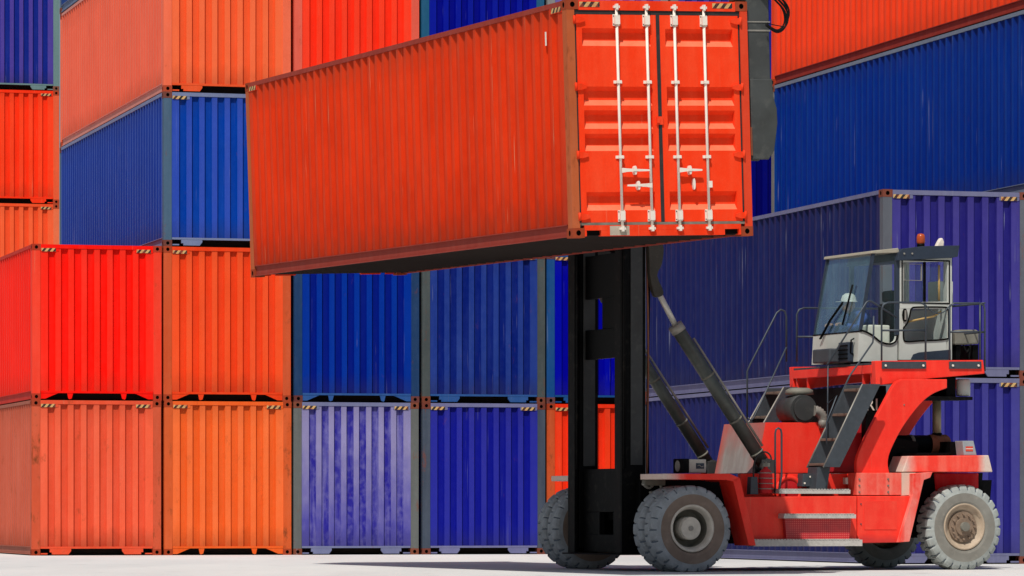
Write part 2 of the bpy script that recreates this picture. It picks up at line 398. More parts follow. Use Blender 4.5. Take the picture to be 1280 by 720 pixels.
def container(label, loc, rz, base, ridge=None, post=None, rail=None, style='block', group=None,
              streak=.3, rust=.3, side=None, side_ridge=None, blotch=.5, haz=True, front=True, dark=.3, scratch=.25, ridge_fades=(), side_fades=(), pale=None, posts=None):
    t = thing('shipping_container', label, 'container', loc, rz, group)
    ridge = ridge or base; post = post or base; rail = rail or post; side = side or base; side_ridge = side_ridge or side
    kw = dict(pale=pale, streak=streak, rust=rust, dark=dark, blotch=blotch, scratch=scratch)
    grime = (96, 44, 26) if base[0] > 150 else (44, 44, 58)
    gr = ((2, .55, .15, grime, .28 + .4 * rust), (2, H - .5, H - .05, grime, .14 + .3 * rust))
    ridge_fades = tuple(ridge_fades) + gr; side_fades = tuple(side_fades) + gr
    mp = paint(post, streak=.45, rust=min(1, rust + .35), dark=.4, rough=.6)
    mcst = paint(tuple(int(c * f + d) for c, f, d in zip(post, (.35, .35, .3), (88, 32, 20))), streak=.4, rust=.6, dark=.6, rough=.75)
    mr = paint(rail, streak=.4, rust=rust, dark=.4, rough=.6)
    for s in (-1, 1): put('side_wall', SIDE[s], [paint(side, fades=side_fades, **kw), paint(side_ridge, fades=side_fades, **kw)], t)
    for b in ((0, 1) if front else (1,)): put('end_wall', END[b], [paint(base, fades=gr, **kw), paint(ridge, fades=ridge_fades, **kw)], t)
    for k in POST: put('corner_post', (posts or POST)[k], [(mp if not posts or k[0] == 0 else paint((214, 66, 38), rust=.45, streak=.4))], t)
    for x in (0, W - .162):
        for y in (0, L - .178):
            for z in (0, H - .118): put('corner_casting', CAST, [mcst, M['hole']], t, (x, y, z))
    for s in (-1, 1): put('top_rail', TOPR[s], [mr], t); put('bottom_rail', BOTR[s], [mr], t)
    mh = paint(base, streak=.4, rust=rust + .1, dark=.4)
    for b in ((0, 1) if front else (1,)):
        put('top_end_rail', HEAD[b], [mr if base[2] > 80 else mh], t); put('bottom_end_rail', SILL[(style, b)], [mr if base[2] > 80 else mh], t)
    put('roof', ROOF, [paint(base, **kw)], t); put('floor', FLOOR, [M['floor']], t); put('floor_beams', BEAMS, [M['floor']], t)
    if haz and front:
        for x in (.175, W - .475): put('hazard_stripe', HAZ, [M['haz']], t, (x, .001, H - .142 + .004))
    return t

# colours as painted
BLUE_GREY_POST = (96, 116, 128)
PL, CP = .2709, 2.4888                          # the long front row: heading and spacing
oL = Vector((-8.913, 75.06, 0)); uL = Vector((math.cos(PL), math.sin(PL), 0))
RG = 'containers stacked in the long front row'
rows = {
 (0, 0): dict(label='salmon orange container on the ground at the left end of the long row', base=(220, 80, 50), ridge=(234, 94, 62), post=(200, 84, 54), rail=(160, 92, 74), style='block', side=(190, 88, 64), rust=.5, streak=.45),
 (0, 1): dict(label='bright red container on top of the salmon one at the left end', base=(246, 18, 6), ridge=(250, 40, 24), post=(238, 62, 40), rail=(190, 48, 36), style='gusset', rust=.05, side=(238, 34, 20), scratch=.05),
 (1, 0): dict(label='amber orange container on the ground, second from the left', base=(226, 92, 34), ridge=(238, 108, 52), post=(204, 88, 42), style='gusset', rust=.42, streak=.4),
 (1, 1): dict(label='orange container between the bright red one and the deep blue one', base=(228, 62, 22), ridge=(238, 80, 36), post=(196, 80, 42), style='gusset', rust=.2),
 (1, 2): dict(label='cobalt blue container under the pale orange one in the tall left stack', base=(0, 58, 156), ridge=(44, 74, 172), post=(70, 96, 118), rail=(112, 124, 156), style='block', side=(22, 50, 134), side_ridge=(54, 84, 166), rust=.2),
 (1, 3): dict(label='pale orange container with pinkish side on the cobalt blue one', base=(232, 86, 42), ridge=(240, 104, 60), post=(236, 108, 74), rail=(196, 130, 118), style='block', side=(218, 92, 66), side_ridge=(226, 112, 88), rust=.12),
 (1, 4): dict(label='blue container with grey rail at the very top left of the row', base=(20, 60, 130), post=(90, 110, 130), rail=(96, 112, 140), style='block'),
 (2, 0): dict(label='faded violet blue container with whitish streaks on the ground', base=(44, 40, 144), ridge=(138, 134, 176), pale=(140, 136, 186), ridge_fades=((2, 2.1, .4, (52, 50, 150), .85),), post=(96, 100, 98), rail=(110, 116, 150), style='block', streak=.95, blotch=.8, rust=.22),
 (2, 1): dict(label='deep blue container standing on the faded violet blue one', base=(0, 22, 122), ridge=(0, 46, 146), post=(30, 58, 96), rail=(40, 80, 140), style='gusset', rust=.12, streak=.15),
 (2, 3): dict(label='scarlet container in the top row right of the pale orange one', base=(246, 44, 18), ridge=(250, 60, 32), post=(222, 92, 72), style='block', rust=.1),
 (3, 0): dict(label='royal blue container on the ground right of the faded violet one', base=(14, 20, 136), ridge=(40, 44, 150), post=(64, 74, 88), rail=(110, 112, 150), style='block', rust=.22, streak=.2),
 (3, 1): dict(label='navy blue container with grey scuffs under the lifted container', base=(6, 28, 112), ridge=(30, 54, 132), post=(70, 78, 78), rail=(40, 80, 140), style='block', rust=.3, streak=.5, blotch=.9, scratch=.6),
 (3, 3): dict(label='dark ultramarine container at the top edge above the lifted container', base=(0, 6, 128), ridge=(6, 22, 146), post=(30, 84, 116), style='block', rust=.08, streak=.1),
 (4, 0): dict(label='red orange container on the ground behind the black mast', base=(232, 46, 16), ridge=(240, 58, 24), post=(190, 76, 36), style='block', rust=.35),
 (4, 1): dict(label='ultramarine container behind the mast on the red orange one', base=(0, 0, 150), ridge=(0, 6, 164), post=(20, 70, 128), style='block', rust=.05, streak=.05),
 (4, 3): dict(label='violet grey container at the top edge behind the container doors', base=(54, 54, 140), ridge=(100, 96, 160), post=(130, 132, 130), style='block', rust=.2, streak=.4),
 (5, 3): dict(label='blue container at the top edge right of the violet grey one', base=(30, 36, 130), ridge=(60, 60, 150), post=(110, 116, 120), style='block', rust=.2),
 (5, 2): dict(label='very dark blue container seen in the gap below the grey spreader arm', base=(0, 0, 92), ridge=(0, 4, 104), post=(120, 116, 108), style='block', rust=.1, streak=.05),
}
hidden = [((2, 2), (0, 50, 140), 'blue container hidden behind the left end of the lifted container'),
          ((3, 2), (232, 60, 26), 'orange container hidden behind the middle of the lifted container'),
          ((4, 2), (10, 30, 130), 'blue container hidden behind the doors of the lifted container'),
          ((5, 0), (200, 60, 30), 'brown orange container hidden behind the handler, on the ground'),
          ((5, 1), (20, 40, 120), 'blue container hidden behind the lift cylinders, second level')]
for k, c_, lb in hidden: rows[k] = dict(label=lb, base=c_)
for (i, j), kw in rows.items():
    p = oL + uL * (CP * i + random.uniform(-.012, .012)); p.z = j * H
    kw = dict(kw); lb = kw.pop('label')
    container(lb, p, PL + random.uniform(-.0012, .0012), group=RG, **kw)
# the nearer stack on the right
PR = .276; oR = Vector((5.721, 62.38, 0)); uR = Vector((math.cos(PR), math.sin(PR), 0))
VB = dict(post=(92, 96, 104), rail=(108, 110, 140))
for (i, j), lb, kw in [
  ((0, 0), 'violet blue container on the ground behind the container handler', dict(base=(36, 34, 120), ridge=(64, 62, 140), side=(24, 30, 84), side_ridge=(34, 40, 92), rust=.2, streak=.3, **VB)),
  ((0, 1), 'violet blue container behind the driver cab, second level', dict(base=(34, 30, 114), ridge=(62, 56, 134), side=(20, 28, 78), side_ridge=(36, 42, 88), rust=.2, streak=.35, scratch=.5, **VB)),
  ((1, 0), 'dark blue container on the ground at the right edge, inner column', dict(base=(30, 34, 120))),
  ((1, 1), 'dark blue container at the right edge, inner column, second level', dict(base=(30, 34, 120))),
  ((1, 2), 'long cobalt blue container above the driver cab at upper right', dict(base=(0, 40, 130), side=(0, 38, 122), side_ridge=(0, 60, 142), post=(120, 120, 112), rail=(112, 122, 136), rust=.15, streak=.3, scratch=.4)),
  ((1, 3), 'long orange container with brown bottom rail in the upper right corner', dict(base=(230, 70, 30), side=(238, 62, 26), side_ridge=(246, 76, 38), rail=(140, 50, 40), rust=.1)),
]:
    p = oR + uR * (CP * i); p.z = j * H
    container(lb, p, PR, style='block', group='containers in the nearer stack on the right', **kw)
# the far stack at the left edge
PF = .2709; uF = Vector((math.cos(PF), math.sin(PF), 0)); cF = Vector((-11.575, 103.4, 0)) - uF * W
for j, (c1, c2, ps, lb) in enumerate([
  ((200, 80, 50), (210, 90, 60), None, 'brown orange container at the foot of the far stack at left'),
  ((40, 60, 130), (50, 70, 140), None, 'blue container second from the ground in the far stack'),
  ((238, 80, 38), (246, 96, 52), (228, 110, 70), 'light orange container lowest in view in the far stack at left'),
  ((246, 50, 16), (250, 64, 28), (228, 90, 52), 'vivid orange container in the middle of the far stack at left'),
  ((16, 36, 132), (74, 60, 148), (100, 128, 128), 'blue container with violet ridges on top of the far stack')]):
    p = cF.copy(); p.z = j * H
    container(lb, p, PF, c1, c2, ps, style='block', group='containers in the far stack at the left edge', rust=.15)

# ------------------------------------------------------------------ the lifted container
PW = .105
POST2 = {(x, y): mesh_post(x, y) for x in (0, W) for y in (0, L)}
PW = .155
LY, LPt, LR = .391, .0141, -.0366
oC = Vector((.739, 49.21, 4.1432))
RC = Matrix.Rotation(LY, 4, 'Z') @ Matrix.Rotation(LPt, 4, 'X') @ Matrix.Rotation(LR, 4, 'Y')
lc = container('orange red container lifted in the air by the container handler, doors facing the camera', oC, 0, (228, 54, 18), (236, 58, 24),
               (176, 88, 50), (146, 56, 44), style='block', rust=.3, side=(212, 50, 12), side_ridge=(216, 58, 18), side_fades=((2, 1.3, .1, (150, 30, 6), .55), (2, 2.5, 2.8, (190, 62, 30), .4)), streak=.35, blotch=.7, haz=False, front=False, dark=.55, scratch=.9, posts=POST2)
lc.rotation_euler = RC.to_euler()
dp = paint((240, 60, 24), (246, 104, 66), streak=.3, rust=.08, dark=.2, rough=.5, scratch=.15)
dh = paint((232, 56, 22), (240, 104, 70), streak=.4, rust=.35, dark=.3)
mb = MB(); mb.box(.163, W - .163, .004, .09, H - .125, H - .006); part('top_end_rail', mb, dh, lc)
mb = MB()                                         # door sill with two lifting pockets
for x0, x1 in ((.163, .19), (.385, W - .385), (W - .19, W - .163)): mb.box(x0, x1, .004, .09, .018, .088)
mb.box(.163, W - .163, .004, .09, .089, .150); part('bottom_end_rail', mb, dh, lc)
mb = MB()
for x0 in (.19, W - .385): mb.box(x0, x0 + .195, .055, .085, .03, .088)
part('pocket', mb, M['hole'], lc)
for x in (.175, W - .475): put('hazard_stripe', HAZ, [M['haz']], lc, (x, .0005, H - .088))
for y in (.18, L - .48): put('hazard_stripe', HAZS, [M['haz_side']], lc, (.0005, y, H - .130))
mb = MB(); mb.box(.0015, .012, PD, .52, H - .136, H - .066); mb.box(.0015, .012, L - .52, L - PD, H - .136, H - .066); part('side_gusset', mb, paint((212, 48, 16), rust=.3), lc)
mb = MB(); mb.box(.50, .76, .0015, .0035, .025, .14); part('primer_patch', mb, plain('primer', (176, 164, 146), .7, 0, .5), lc)
mb = MB(); mb.box(.005, .009, .66, .70, H - .50, H - .33); part('label_tag', mb, M['white'], lc)
bands = [(H - .56, H - .345), (H - 1.285, H - 1.055), (H - 1.57, H - 1.345), (H - 1.84, H - 1.63), (H - 2.565, H - 2.34)]
def door(x0, x1, xs):
    mb = MB(); z0, z1, yf, yr = .185, H - .178, .014, .078; e = .075
    xi0, xi1 = x0 + e, x1 - e
    zz = [z0] + [v for b in sorted(bands) for v in b] + [z1]
    for i in range(len(zz) - 1):
        a, b = zz[i], zz[i + 1]
        if i % 2 == 0: mb._add([(x0, yf, a), (x1, yf, a), (x1, yf, b), (x0, yf, b)], [(0, 1, 2, 3)])
        else:
            for xa, xb in ((x0, xi0), (xi1, x1)): mb._add([(xa, yf, a), (xb, yf, a), (xb, yf, b), (xa, yf, b)], [(0, 1, 2, 3)])
            s = .070; s2 = .050
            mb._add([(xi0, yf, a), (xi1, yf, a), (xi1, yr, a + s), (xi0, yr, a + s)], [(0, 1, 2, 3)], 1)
            mb._add([(xi0, yr, a + s), (xi1, yr, a + s), (xi1, yr, b - s2), (xi0, yr, b - s2)], [(0, 1, 2, 3)])
            mb._add([(xi0, yr, b - s2), (xi1, yr, b - s2), (xi1, yf, b), (xi0, yf, b)], [(0, 1, 2, 3)])
            for xx in (xi0, xi1): mb._add([(xx, yf, a), (xx, yr, a + s), (xx, yr, b - s2), (xx, yf, b)], [(0, 1, 2, 3)])
    mb._add([(x0, yf, z0), (x1, yf, z0), (x1, .07, z0), (x0, .07, z0)], [(0, 1, 2, 3)]); mb._add([(x0, yf, z1), (x1, yf, z1), (x1, .07, z1), (x0, .07, z1)], [(0, 1, 2, 3)])
    for xx in (x0, x1): mb._add([(xx, yf, z0), (xx, .07, z0), (xx, .07, z1), (xx, yf, z1)], [(0, 1, 2, 3)])
    d = part('door', mb, [dp, paint((246, 112, 78), (250, 150, 120), streak=.3, rust=.1, dark=.2, blotch=.8)], lc)  # second paint: lower band slopes paler, sunlight from above put into the colour
    for xr in xs:
        rb = MB(); rb.tube([(xr, -.012, .10), (xr, -.012, H - .075)], .0175, 10)
        rod = part('lock_rod', rb, M['white'], d)
        for zc in (H - .245, .262):              # end brackets
            b2 = MB(); b2.box(xr - .045, xr + .045, -.001, .021, zc - .07, zc + .07); b2.box(xr - .032, xr + .032, -.044, -.001, zc - .055, zc + .055)
            for sx in (-.037, .037):
                for sz in (-.05, .05): b2.box(xr + sx - .006, xr + sx + .006, -.005, -.001, zc + sz - .006, zc + sz + .006, 1)
            part('rod_bracket', b2, [M['white'], M['hole']], rod.parent)
        for zc in (H - 1.0, .98):
            b2 = MB(); b2.box(xr - .055, xr + .055, .0, .021, zc - .018, zc + .018); b2.box(xr - .03, xr + .03, -.040, .0, zc - .018, zc + .018); part('rod_guide', b2, M['white'], d)
        for zc in (H - .085, .105):
            b2 = MB(); b2.box(xr - .04, xr + .04, -.03, .003, zc - .014, zc + .014); b2.box(xr - .014, xr + .014, -.045, .003, zc - .035, zc + .035); part('cam_lock', b2, M['white'], d)
    return d
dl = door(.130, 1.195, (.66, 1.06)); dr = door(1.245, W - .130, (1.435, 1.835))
def handle(d, xr, xe, z, hub):
    mb = MB(); s = 1 if xe > xr else -1
    mb.prism([(xr, z - .03), (xr + s * .08, z - .018), (xe, z - .010), (xe, z + .010), (xr + s * .08, z + .022), (xr, z + .03)], -.055, -.035); part('door_handle', mb, M['white'], d)
    mb = MB(); mb.prism([(hub + .018 * math.cos(a), z + .055 * math.sin(a)) for a in [k * math.pi / 6 for k in range(12)]], -.06, .018); mb.box(hub - .03, hub + .03, -.068, -.061, z - .012, z + .012); part('handle_catch', mb, M['white'], d)
handle(dl, .66, 1.03, .815, .84); handle(dl, 1.06, .73, .63, .88); handle(dr, 1.435, 1.74, .815, 1.58)
mb = MB(); mb.prism([(1.64 + .016 * math.cos(a), .645 + .07 * math.sin(a)) for a in [k * math.pi / 6 for k in range(12)]], -.03, .02); part('handle_catch', mb, M['white'], dr); part('rod_clip', MB().box(1.83, 1.875, -.05, .0, .60, .68), M['white'], dr)
mb = MB(); mb.box(1.165, 1.255, -.004, .021, H - 1.52, H - 1.42); mb.box(1.165, 1.20, -.02, -.004, H - 1.50, H - 1.44); part('door_catch', mb, dh, dr)
for s, dd in ((0, dl), (1, dr)):
    g_ = (lambda x: x) if not s else (lambda x: W - x)
    for zc in (H - .245, H - 1.06, H - 1.89, .255):
        mb = MB(); mb.prism([(g_(.085), zc - .038), (g_(.17), zc - .038), (g_(.235), zc - .018), (g_(.235), zc + .018), (g_(.17), zc + .038), (g_(.085), zc + .038)], -.012, .021)
        mb.tube([(g_(.10), -.008, zc - .05), (g_(.10), -.008, zc + .05)], .016, 8); part('hinge', mb, dh, dd)
mb = MB(); mb.box(.106, W - .106, .016, .06, H - .176, H - .127); mb.box(1.196, 1.244, .012, .055, .186, H - .177)
mb.box(.106, .129, .02, .06, .18, H - .177); mb.box(W - .129, W - .106, .02, .06, .18, H - .177)
part('door_gasket', mb, M['rubber_gasket'], lc)
mb = MB(); mb.box(.107, W - .107, .010, .06, .151, .183); part('bottom_gasket', mb, M['gasket_light'], lc)

# ------------------------------------------------------------------ the container handler
c_, s_ = math.cos(LY), math.sin(LY)
OT = Vector((.669, 55.78, 0))
tk = thing('container_handler', 'red and black container handler with raised cab carrying the lifted container', 'forklift truck', OT, LY)
def T(px, py, y):                                # drawing conversion: a photo pixel on the truck plane at lateral distance y, to truck x and z
    k = (px - 640) / FPX
    x = (k * (OT.y + c_ * y) - OT.x + s_ * y) / (c_ - k * s_)
    return (x, CAMH + (HPX - py) * (OT.y + s_ * x + c_ * y) / FPX)
def P(pts, y): return [T(a, b, y) for a, b in pts]
def slab(name, pts, y0, y1, mat, parent=tk, bevel=.006, yref=None, label=None):
    mb = MB(); mb.prism(P(pts, y0 if yref is None else yref), y0, y1); return part(name, mb, mat, parent, bevel, label)
def pipe(name, pts, y, r, mat, parent=tk, n=8):
    mb = MB(); q = []
    for p in pts:
        yy = p[2] if len(p) > 2 else y; a = T(p[0], p[1], yy); q.append((a[0], yy, a[1]))
    mb.tube(q, r, n); return part(name, mb, mat, parent)
def smooth(pts, n=6):                            # Catmull-Rom through pixel points
    out = []; Q = [pts[0]] + list(pts) + [pts[-1]]
    for i in range(1, len(Q) - 2):
        for k in range(n):
            t = k / n; out.append(tuple(.5 * ((2 * b) + (-a + c) * t + (2 * a - 5 * b + 4 * c - d) * t * t + (-a + 3 * b - 3 * c + d) * t ** 3) for a, b, c, d in zip(Q[i - 1], Q[i], Q[i + 1], Q[i + 2])))
    out.append(tuple(pts[-1])); return out

# --- wheels
def tyre(cx, cy, r, wd, rr, lugs, mats, parent, wide_groove):
    mb = MB(); per = 8; N = lugs * per
    prof = [(rr, .03, 0), (rr + .012, .012, 0), (rr + .05, .0, 0), (r * .80, -.0, 0), (r * .90, .012, 1), (r * .965, .03, 2), (r, .06, 2), (r, wd * .38, 2), (r, wd * .5, 3),
            (r, wd * .62, 2), (r, wd - .06, 2), (r * .965, wd - .03, 2), (r * .90, wd - .012, 1), (r * .8, wd, 0), (rr + .05, wd, 0), (rr, wd - .03, 0)]
    vs = []
    for (q, t, kd) in prof:
        for k in range(N):
            ph = (k % per); half = t > wd / 2; ph2 = (k + (per // 2 if half else 0)) % per
            g_ = 0
            if kd == 2 and ph2 in ((0, 1) if wide_groove else (0,)): g_ = .026 if wide_groove else .018
            if kd == 1 and wide_groove and ph2 in (0, 1): g_ = .018
            if kd == 3: g_ = .018 if not wide_groove else (.03 if ph in (0, 4) else .0)
            a = 2 * math.pi * k / N
            vs.append((cx + (q - g_) * math.cos(a), cy + t, max(.003, r - .012 + (q - g_) * math.sin(a))))
    mb._add(vs, [])
    for i in range(len(prof) - 1):
        for k in range(N):
            a = i * N + k; b = i * N + (k + 1) % N; kd = max(prof[i][2], prof[i + 1][2])
            ph = k % per; half = prof[i][1] + prof[i + 1][1] > wd; ph2 = (k + (per // 2 if half else 0)) % per
            mi = 0
            if kd == 0: mi = 1
            elif kd >= 2:
                if wide_groove and ph2 == 0: mi = 2
                elif not wide_groove:
                    if ph2 == 0 and kd == 2: mi = 2
            mb.f.append([a, b, b + N, a + N]); mb.m.append(mi); mb.s.append(False)
    return part('tyre', mb, mats, parent)
def disc(mb, cx, cy, cz, r, y0, y1, n=28, m=0): mb.tube([(cx, y0, cz), (cx, y1, cz)], r, n, m)
def front_wheel(cx, y, near):
    wh = bpy.data.objects.new('wheel', None); C.objects.link(wh); wh.parent = tk; r = .588
    tm = [M['tyre'], M['tyre_side'], M['tyre_groove']]
    tyre(cx, y, r, .34, .315, 22, tm, wh, False); tyre(cx, y + .37, r, .34, .315, 22, tm, wh, False)
    mb = MB(); o = (cx, y, r); sg = 1
    if near: mb.lathe([(.316, .035), (.325, .012), (.305, .004), (.285, .02), (.255, .10), (.25, .26), (.245, .30), (.10, .32)], o, 40, mats=[0, 0, 0, 0, 1, 1, 1])
    else: mb.lathe([(.316, .675), (.325, .698), (.305, .706), (.285, .69), (.255, .61), (.25, .45), (.10, .40)], o, 40)
    mb.lathe([(.318, .03), (.318, .68)], o, 40, mats=[1]); part('rim', mb, [M['rim'], M['dust']], wh)
    mb = MB(); yy = y + (.06 if near else .3); disc(mb, cx, 0, r, .155, yy + .02, yy + .34); disc(mb, cx, 0, r, .145, yy, yy + .021); disc(mb, cx, 0, r, .035, yy - .015, yy + .001, 12, 1); part('hub', mb, [M['rim'], M['steel']], wh)
    return wh
def rear_wheel(cx, y, near):
    wh = bpy.data.objects.new('wheel', None); C.objects.link(wh); wh.parent = tk; r = .602
    tyre(cx, y, r, .36, .315, 26, [M['tyre2'], M['tyre2_side'], M['tyre_groove']], wh, True)
    mb = MB(); o = (cx, y, r)
    f = (lambda t: t) if near else (lambda t: .36 - t)
    mb.lathe([(q, f(t)) for q, t in [(.316, .035), (.328, .010), (.315, .0), (.295, .012), (.285, .05), (.25, .055), (.235, .085), (.10, .085)]], o, 40); mb.lathe([(.318, .03), (.318, .33)], o, 40); part('rim', mb, M['rim_cream'], wh)
    mb = MB(); ya, yb = (y + .02, y + .10) if near else (y + .26, y + .34)
    disc(mb, cx, 0, r, .215, y + .05 if near else y + .25, y + .12 if near else y + .31); disc(mb, cx, 0, r, .125, ya, yb); disc(mb, cx, 0, r, .065, y - .035 if near else y + .30, y + .12 if near else y + .40, 16, 1)
    hb = part('hub', mb, [M['hub_brown'], M['dust']], wh)
    for k in range(12):
        a = k * math.pi / 6; b = MB(); b.tube([(cx + .175 * math.cos(a), y + .02 if near else y + .31, r + .175 * math.sin(a)), (cx + .175 * math.cos(a), y + .06 if near else y + .34, r + .175 * math.sin(a))], .017, 6); part('wheel_nut', b, M['hub_brown'], wh)
    return wh
YN = -1.95
xf = T(866, 660, YN)[0]; xr_ = T(1206, 658, -1.42)[0]
front_wheel(xf, YN, True); front_wheel(xf, 1.40, False)
rear_wheel(xr_, -1.42, True); rear_wheel(xr_, .92, False)
mb = MB(); mb.tube([(xf, -1.2, .588), (xf, 1.45, .588)], .16, 16); mb.box(xf - .22, xf + .22, -.6, .6, .36, .82); part('front_axle', mb, M['mast'], tk)
mb = MB(); mb.tube([(xr_, -1.1, .60), (xr_, .95, .60)], .12, 16); mb.box(xr_ - .16, xr_ + .16, -.9, .75, .44, .76); part('rear_axle', mb, M['black'], tk)

# --- mast
xa, xb = .50, .86
def channel(y0, y1, xa, xb, z0, z1, mat, nm):
    mb = MB(); t = .05; mb.box(xa, xb, y0, y0 + t, z0, z1); mb.box(xa, xa + t, y0 + t, y1, z0, z1); mb.box(xb - t, xb, y0 + t, y1, z0, z1); return part(nm, mb, mat, tk, .006)
mr_ = bpy.data.objects.new('mast', None); C.objects.link(mr_); mr_.parent = tk
def mpart(nm, mb, mat, bevel=.006): return part(nm, mb, mat, mr_, bevel)
for sy, mt in ((-1, M['mast']), (1, M['mast'])):
    ya, yb = (-.95, -.71) if sy < 0 else (.67, .91)
    yo, yi = (ya, yb) if sy < 0 else (yb, ya); dd = .04 if sy < 0 else -.04
    mb = MB(); mb.box(xa, xb, min(yo, yo + dd), max(yo, yo + dd), .24, 7.3); lo_, hi_ = sorted((yo + dd * 1.02, yi)); mb.box(xa, xa + .05, lo_, hi_, .24, 7.3); mb.box(xb - .05, xb, lo_, hi_, .24, 7.3); mpart('outer_upright', mb, mt)
    mb = MB(); mb.box(xa + .07, xb - .07, min(yo + dd * 1.5, yi), max(yo + dd * 1.5, yi) - .01, .30, 7.5); mpart('inner_upright', mb, M['black'])
    mb = MB(); mb.box(xa + .13, xb - .05, ya - .014, ya - .003, 1.45, 7.2); mpart('wear_strip', mb, M['mastgrey'])
    mb = MB(); mb.tube([(xa + .03, ya - .02, 1.4), (xa + .03, ya - .02, 7.0)], .022, 8); mpart('chain', mb, M['mast'], 0)
zz = lambda py: T(760, py, 0)[1]
mb = MB(); mb.box(.66, .74, -.705, .665, zz(372), zz(318)); mpart('upper_cross_beam', mb, M['black'])
mb = MB(); mb.box(.66, .74, -.705, .665, zz(448), zz(411)); mb.box(.67, .73, -.705, .10, zz(411), zz(372)); mpart('middle_cross_beam', mb, M['black'])
q = lambda y, py: (y, zz(py))
mb = MB(); z5, z6, z7, z8 = zz(586), zz(640), zz(668), .25     # lower plate with a square hole
mb.box(.64, .72, -.705, .665, z6, z5); mb.box(.64, .72, -.705, .665, z8, z7); mb.box(.64, .72, -.705, -.35, z7, z6); mb.box(.64, .72, .12, .665, z7, z6); mpart('lower_plate', mb, M['mast'])
mb = MB(); mb.box(.862, 1.05, -.98, -.55, .30, 1.30); mb.box(.862, 1.05, .5, .93, .30, 1.30); mb.box(.45, 1.0, -1.0, 1.0, .22, .238); mpart('mast_foot', mb, M['mast'])
mb = MB(); mb.box(.16, .48, -.95, -.55, 4.5, 7.2); mb.box(.16, .48, .55, .95, 4.5, 7.2); mpart('carriage', mb, M['black'])
for k, (xx, y) in enumerate(((.93, -.74), (.97, -.80), (1.0, -.70), (.90, -.92))):
    mb = MB(); mb.tube([(xx + .012 * math.sin(z * 1.7 + k), y, z) for z in [1.2 + .25 * j for j in range(24)]], .014 if k else .010, 6); mpart('hydraulic_hose', mb, M['hose'] if k != 3 else M['rustpipe'], 0)
# upper tilt brackets and tilt cylinders
for y in (-.98, .78):
    if y > 0: cyl0, cyl1, cyl2, cyl3 = [(T(a, b, -.98)) for a, b in ((820, 360), (842, 402), (846, 410), (956, 582))]
    else: cyl0, cyl1, cyl2, cyl3 = [(T(a, b, -.98)) for a, b in ((820, 360), (842, 402), (846, 410), (956, 582))]
    v3 = lambda p: (p[0], y, p[1])
    rc = .094 if y < 0 else .086
    cy = part('tilt_cylinder', MB().tube([v3(cyl2), v3(cyl3)], rc, 24), M['cyl'], tk)
    part('piston_rod', MB().tube([v3(cyl0), v3(cyl2)], .040, 16), M['chrome_rod'], cy)
    d_ = Vector((cyl3[0] - cyl2[0], 0, cyl3[1] - cyl2[1])); ln = d_.length; d_.normalize(); p2 = Vector(v3(cyl2))
    part('gland_ring', MB().tube([p2 - d_ * .05, p2 + d_ * .06], rc + .01, 24), M['steel'], cy)
    for fr in (.34, .66, .90): part('clamp_band', MB().tube([p2 + d_ * ln * fr, p2 + d_ * (ln * fr + .03)], rc + .006, 24), M['dust'], cy)
    nrm = Vector((d_.z, 0, -d_.x)); sgn = 1
    part('feed_pipe', MB().tube([p2 + d_ * .25 + nrm * -.115 + Vector((0, -.03, 0)), p2 + d_ * (ln - .25) + nrm * -.115 + Vector((0, -.03, 0))], .018, 8), M['steel'], cy)
    e = Vector(v3(cyl3)); part('clevis', MB().tube([e - Vector((0, .09, 0)), e + Vector((0, .09, 0))], .10, 16).box(e.x - .10, e.x + .10, y - .13, y - .095, e.z - .22, e.z + .08).box(e.x - .10, e.x + .10, y + .095, y + .13, e.z - .22, e.z + .08), M['mastgrey'], cy, .006)
    bx_ = [T(a, b, -.9) for a, b in smooth([(806, 306), (824, 306), (823, 330), (817, 345), (825, 366), (818, 372), (812, 366), (806, 335)], 3)]
    mb = MB(); mb.prism(bx_[:-1], y - .05, y + .05); part('tilt_bracket', mb, M['bracket'], mr_, .01)

# --- spreader (tilts with the load)
sp = bpy.data.objects.new('spreader', None); C.objects.link(sp); sp.parent = tk
MT = Matrix.Translation(OT) @ Matrix.Rotation(LY, 4, 'Z')
sp.matrix_local = MT.inverted() @ (Matrix.Translation(oC) @ RC)
ws = W + .02
part('beam', MB().box(ws + .02, ws + .32, .45, L - .45, H - .62, H - .16), M['spread'], sp, .01)
for y0, s in ((.06, 1), (L - .06, -1)):
    lg = MB()
    a0, a1 = sorted((y0, y0 + s * .24))
    lg.box(ws - .0, ws + .31, a0, a1, H - 1.30, H + .30); part('arm', lg, M['spread'], sp, .02)
    pf = [(ws + .01, H - 1.95), (ws + .24, H - 1.95), (ws + .32, H - 1.84), (ws + .375, H - 1.5), (ws + .37, H - 1.32), (ws + .325, H - 1.16), (ws + .318, H - .95), (ws + .01, H - .95)]
    part('guide_paddle', MB().prism(pf, a0 - .03, a0 - .005), M['spread'], sp, .012)
    part('guide_paddle', MB().prism(pf, a1 + .005, a1 + .03), M['spread'], sp, .012)
    part('arm_collar', MB().box(ws - .004, ws + .316, a0 - .008, a1 + .008, H - .36, H - .34).box(ws - .004, ws + .316, a0 - .008, a1 + .008, H - .25, H - .235), M['steel'], sp)
    part('latch_strip', MB().box(ws - .01, ws + .012, a0 - .045, a0 - .031, H - 1.9, H - 1.55), M['rustpipe'], sp)
    part('hook', MB().box(ws - .14, ws + .16, a0 + .02, a1 - .02, H + .02, H + .14).box(ws - .12, ws - .06, a0 + .06, a1 - .06, H - .0, H + .02), M['mastgrey'], sp, .01)
part('lift_link', MB().box(ws + .325, ws + .62, 5.0, 5.35, H - 1.4, H - .2).box(ws + .325, ws + .62, 6.75, 7.1, H - 1.4, H - .2).box(ws + .33, ws + .44, 5.36, 6.74, H - .9, H - .5), M['mast'], sp, .01)
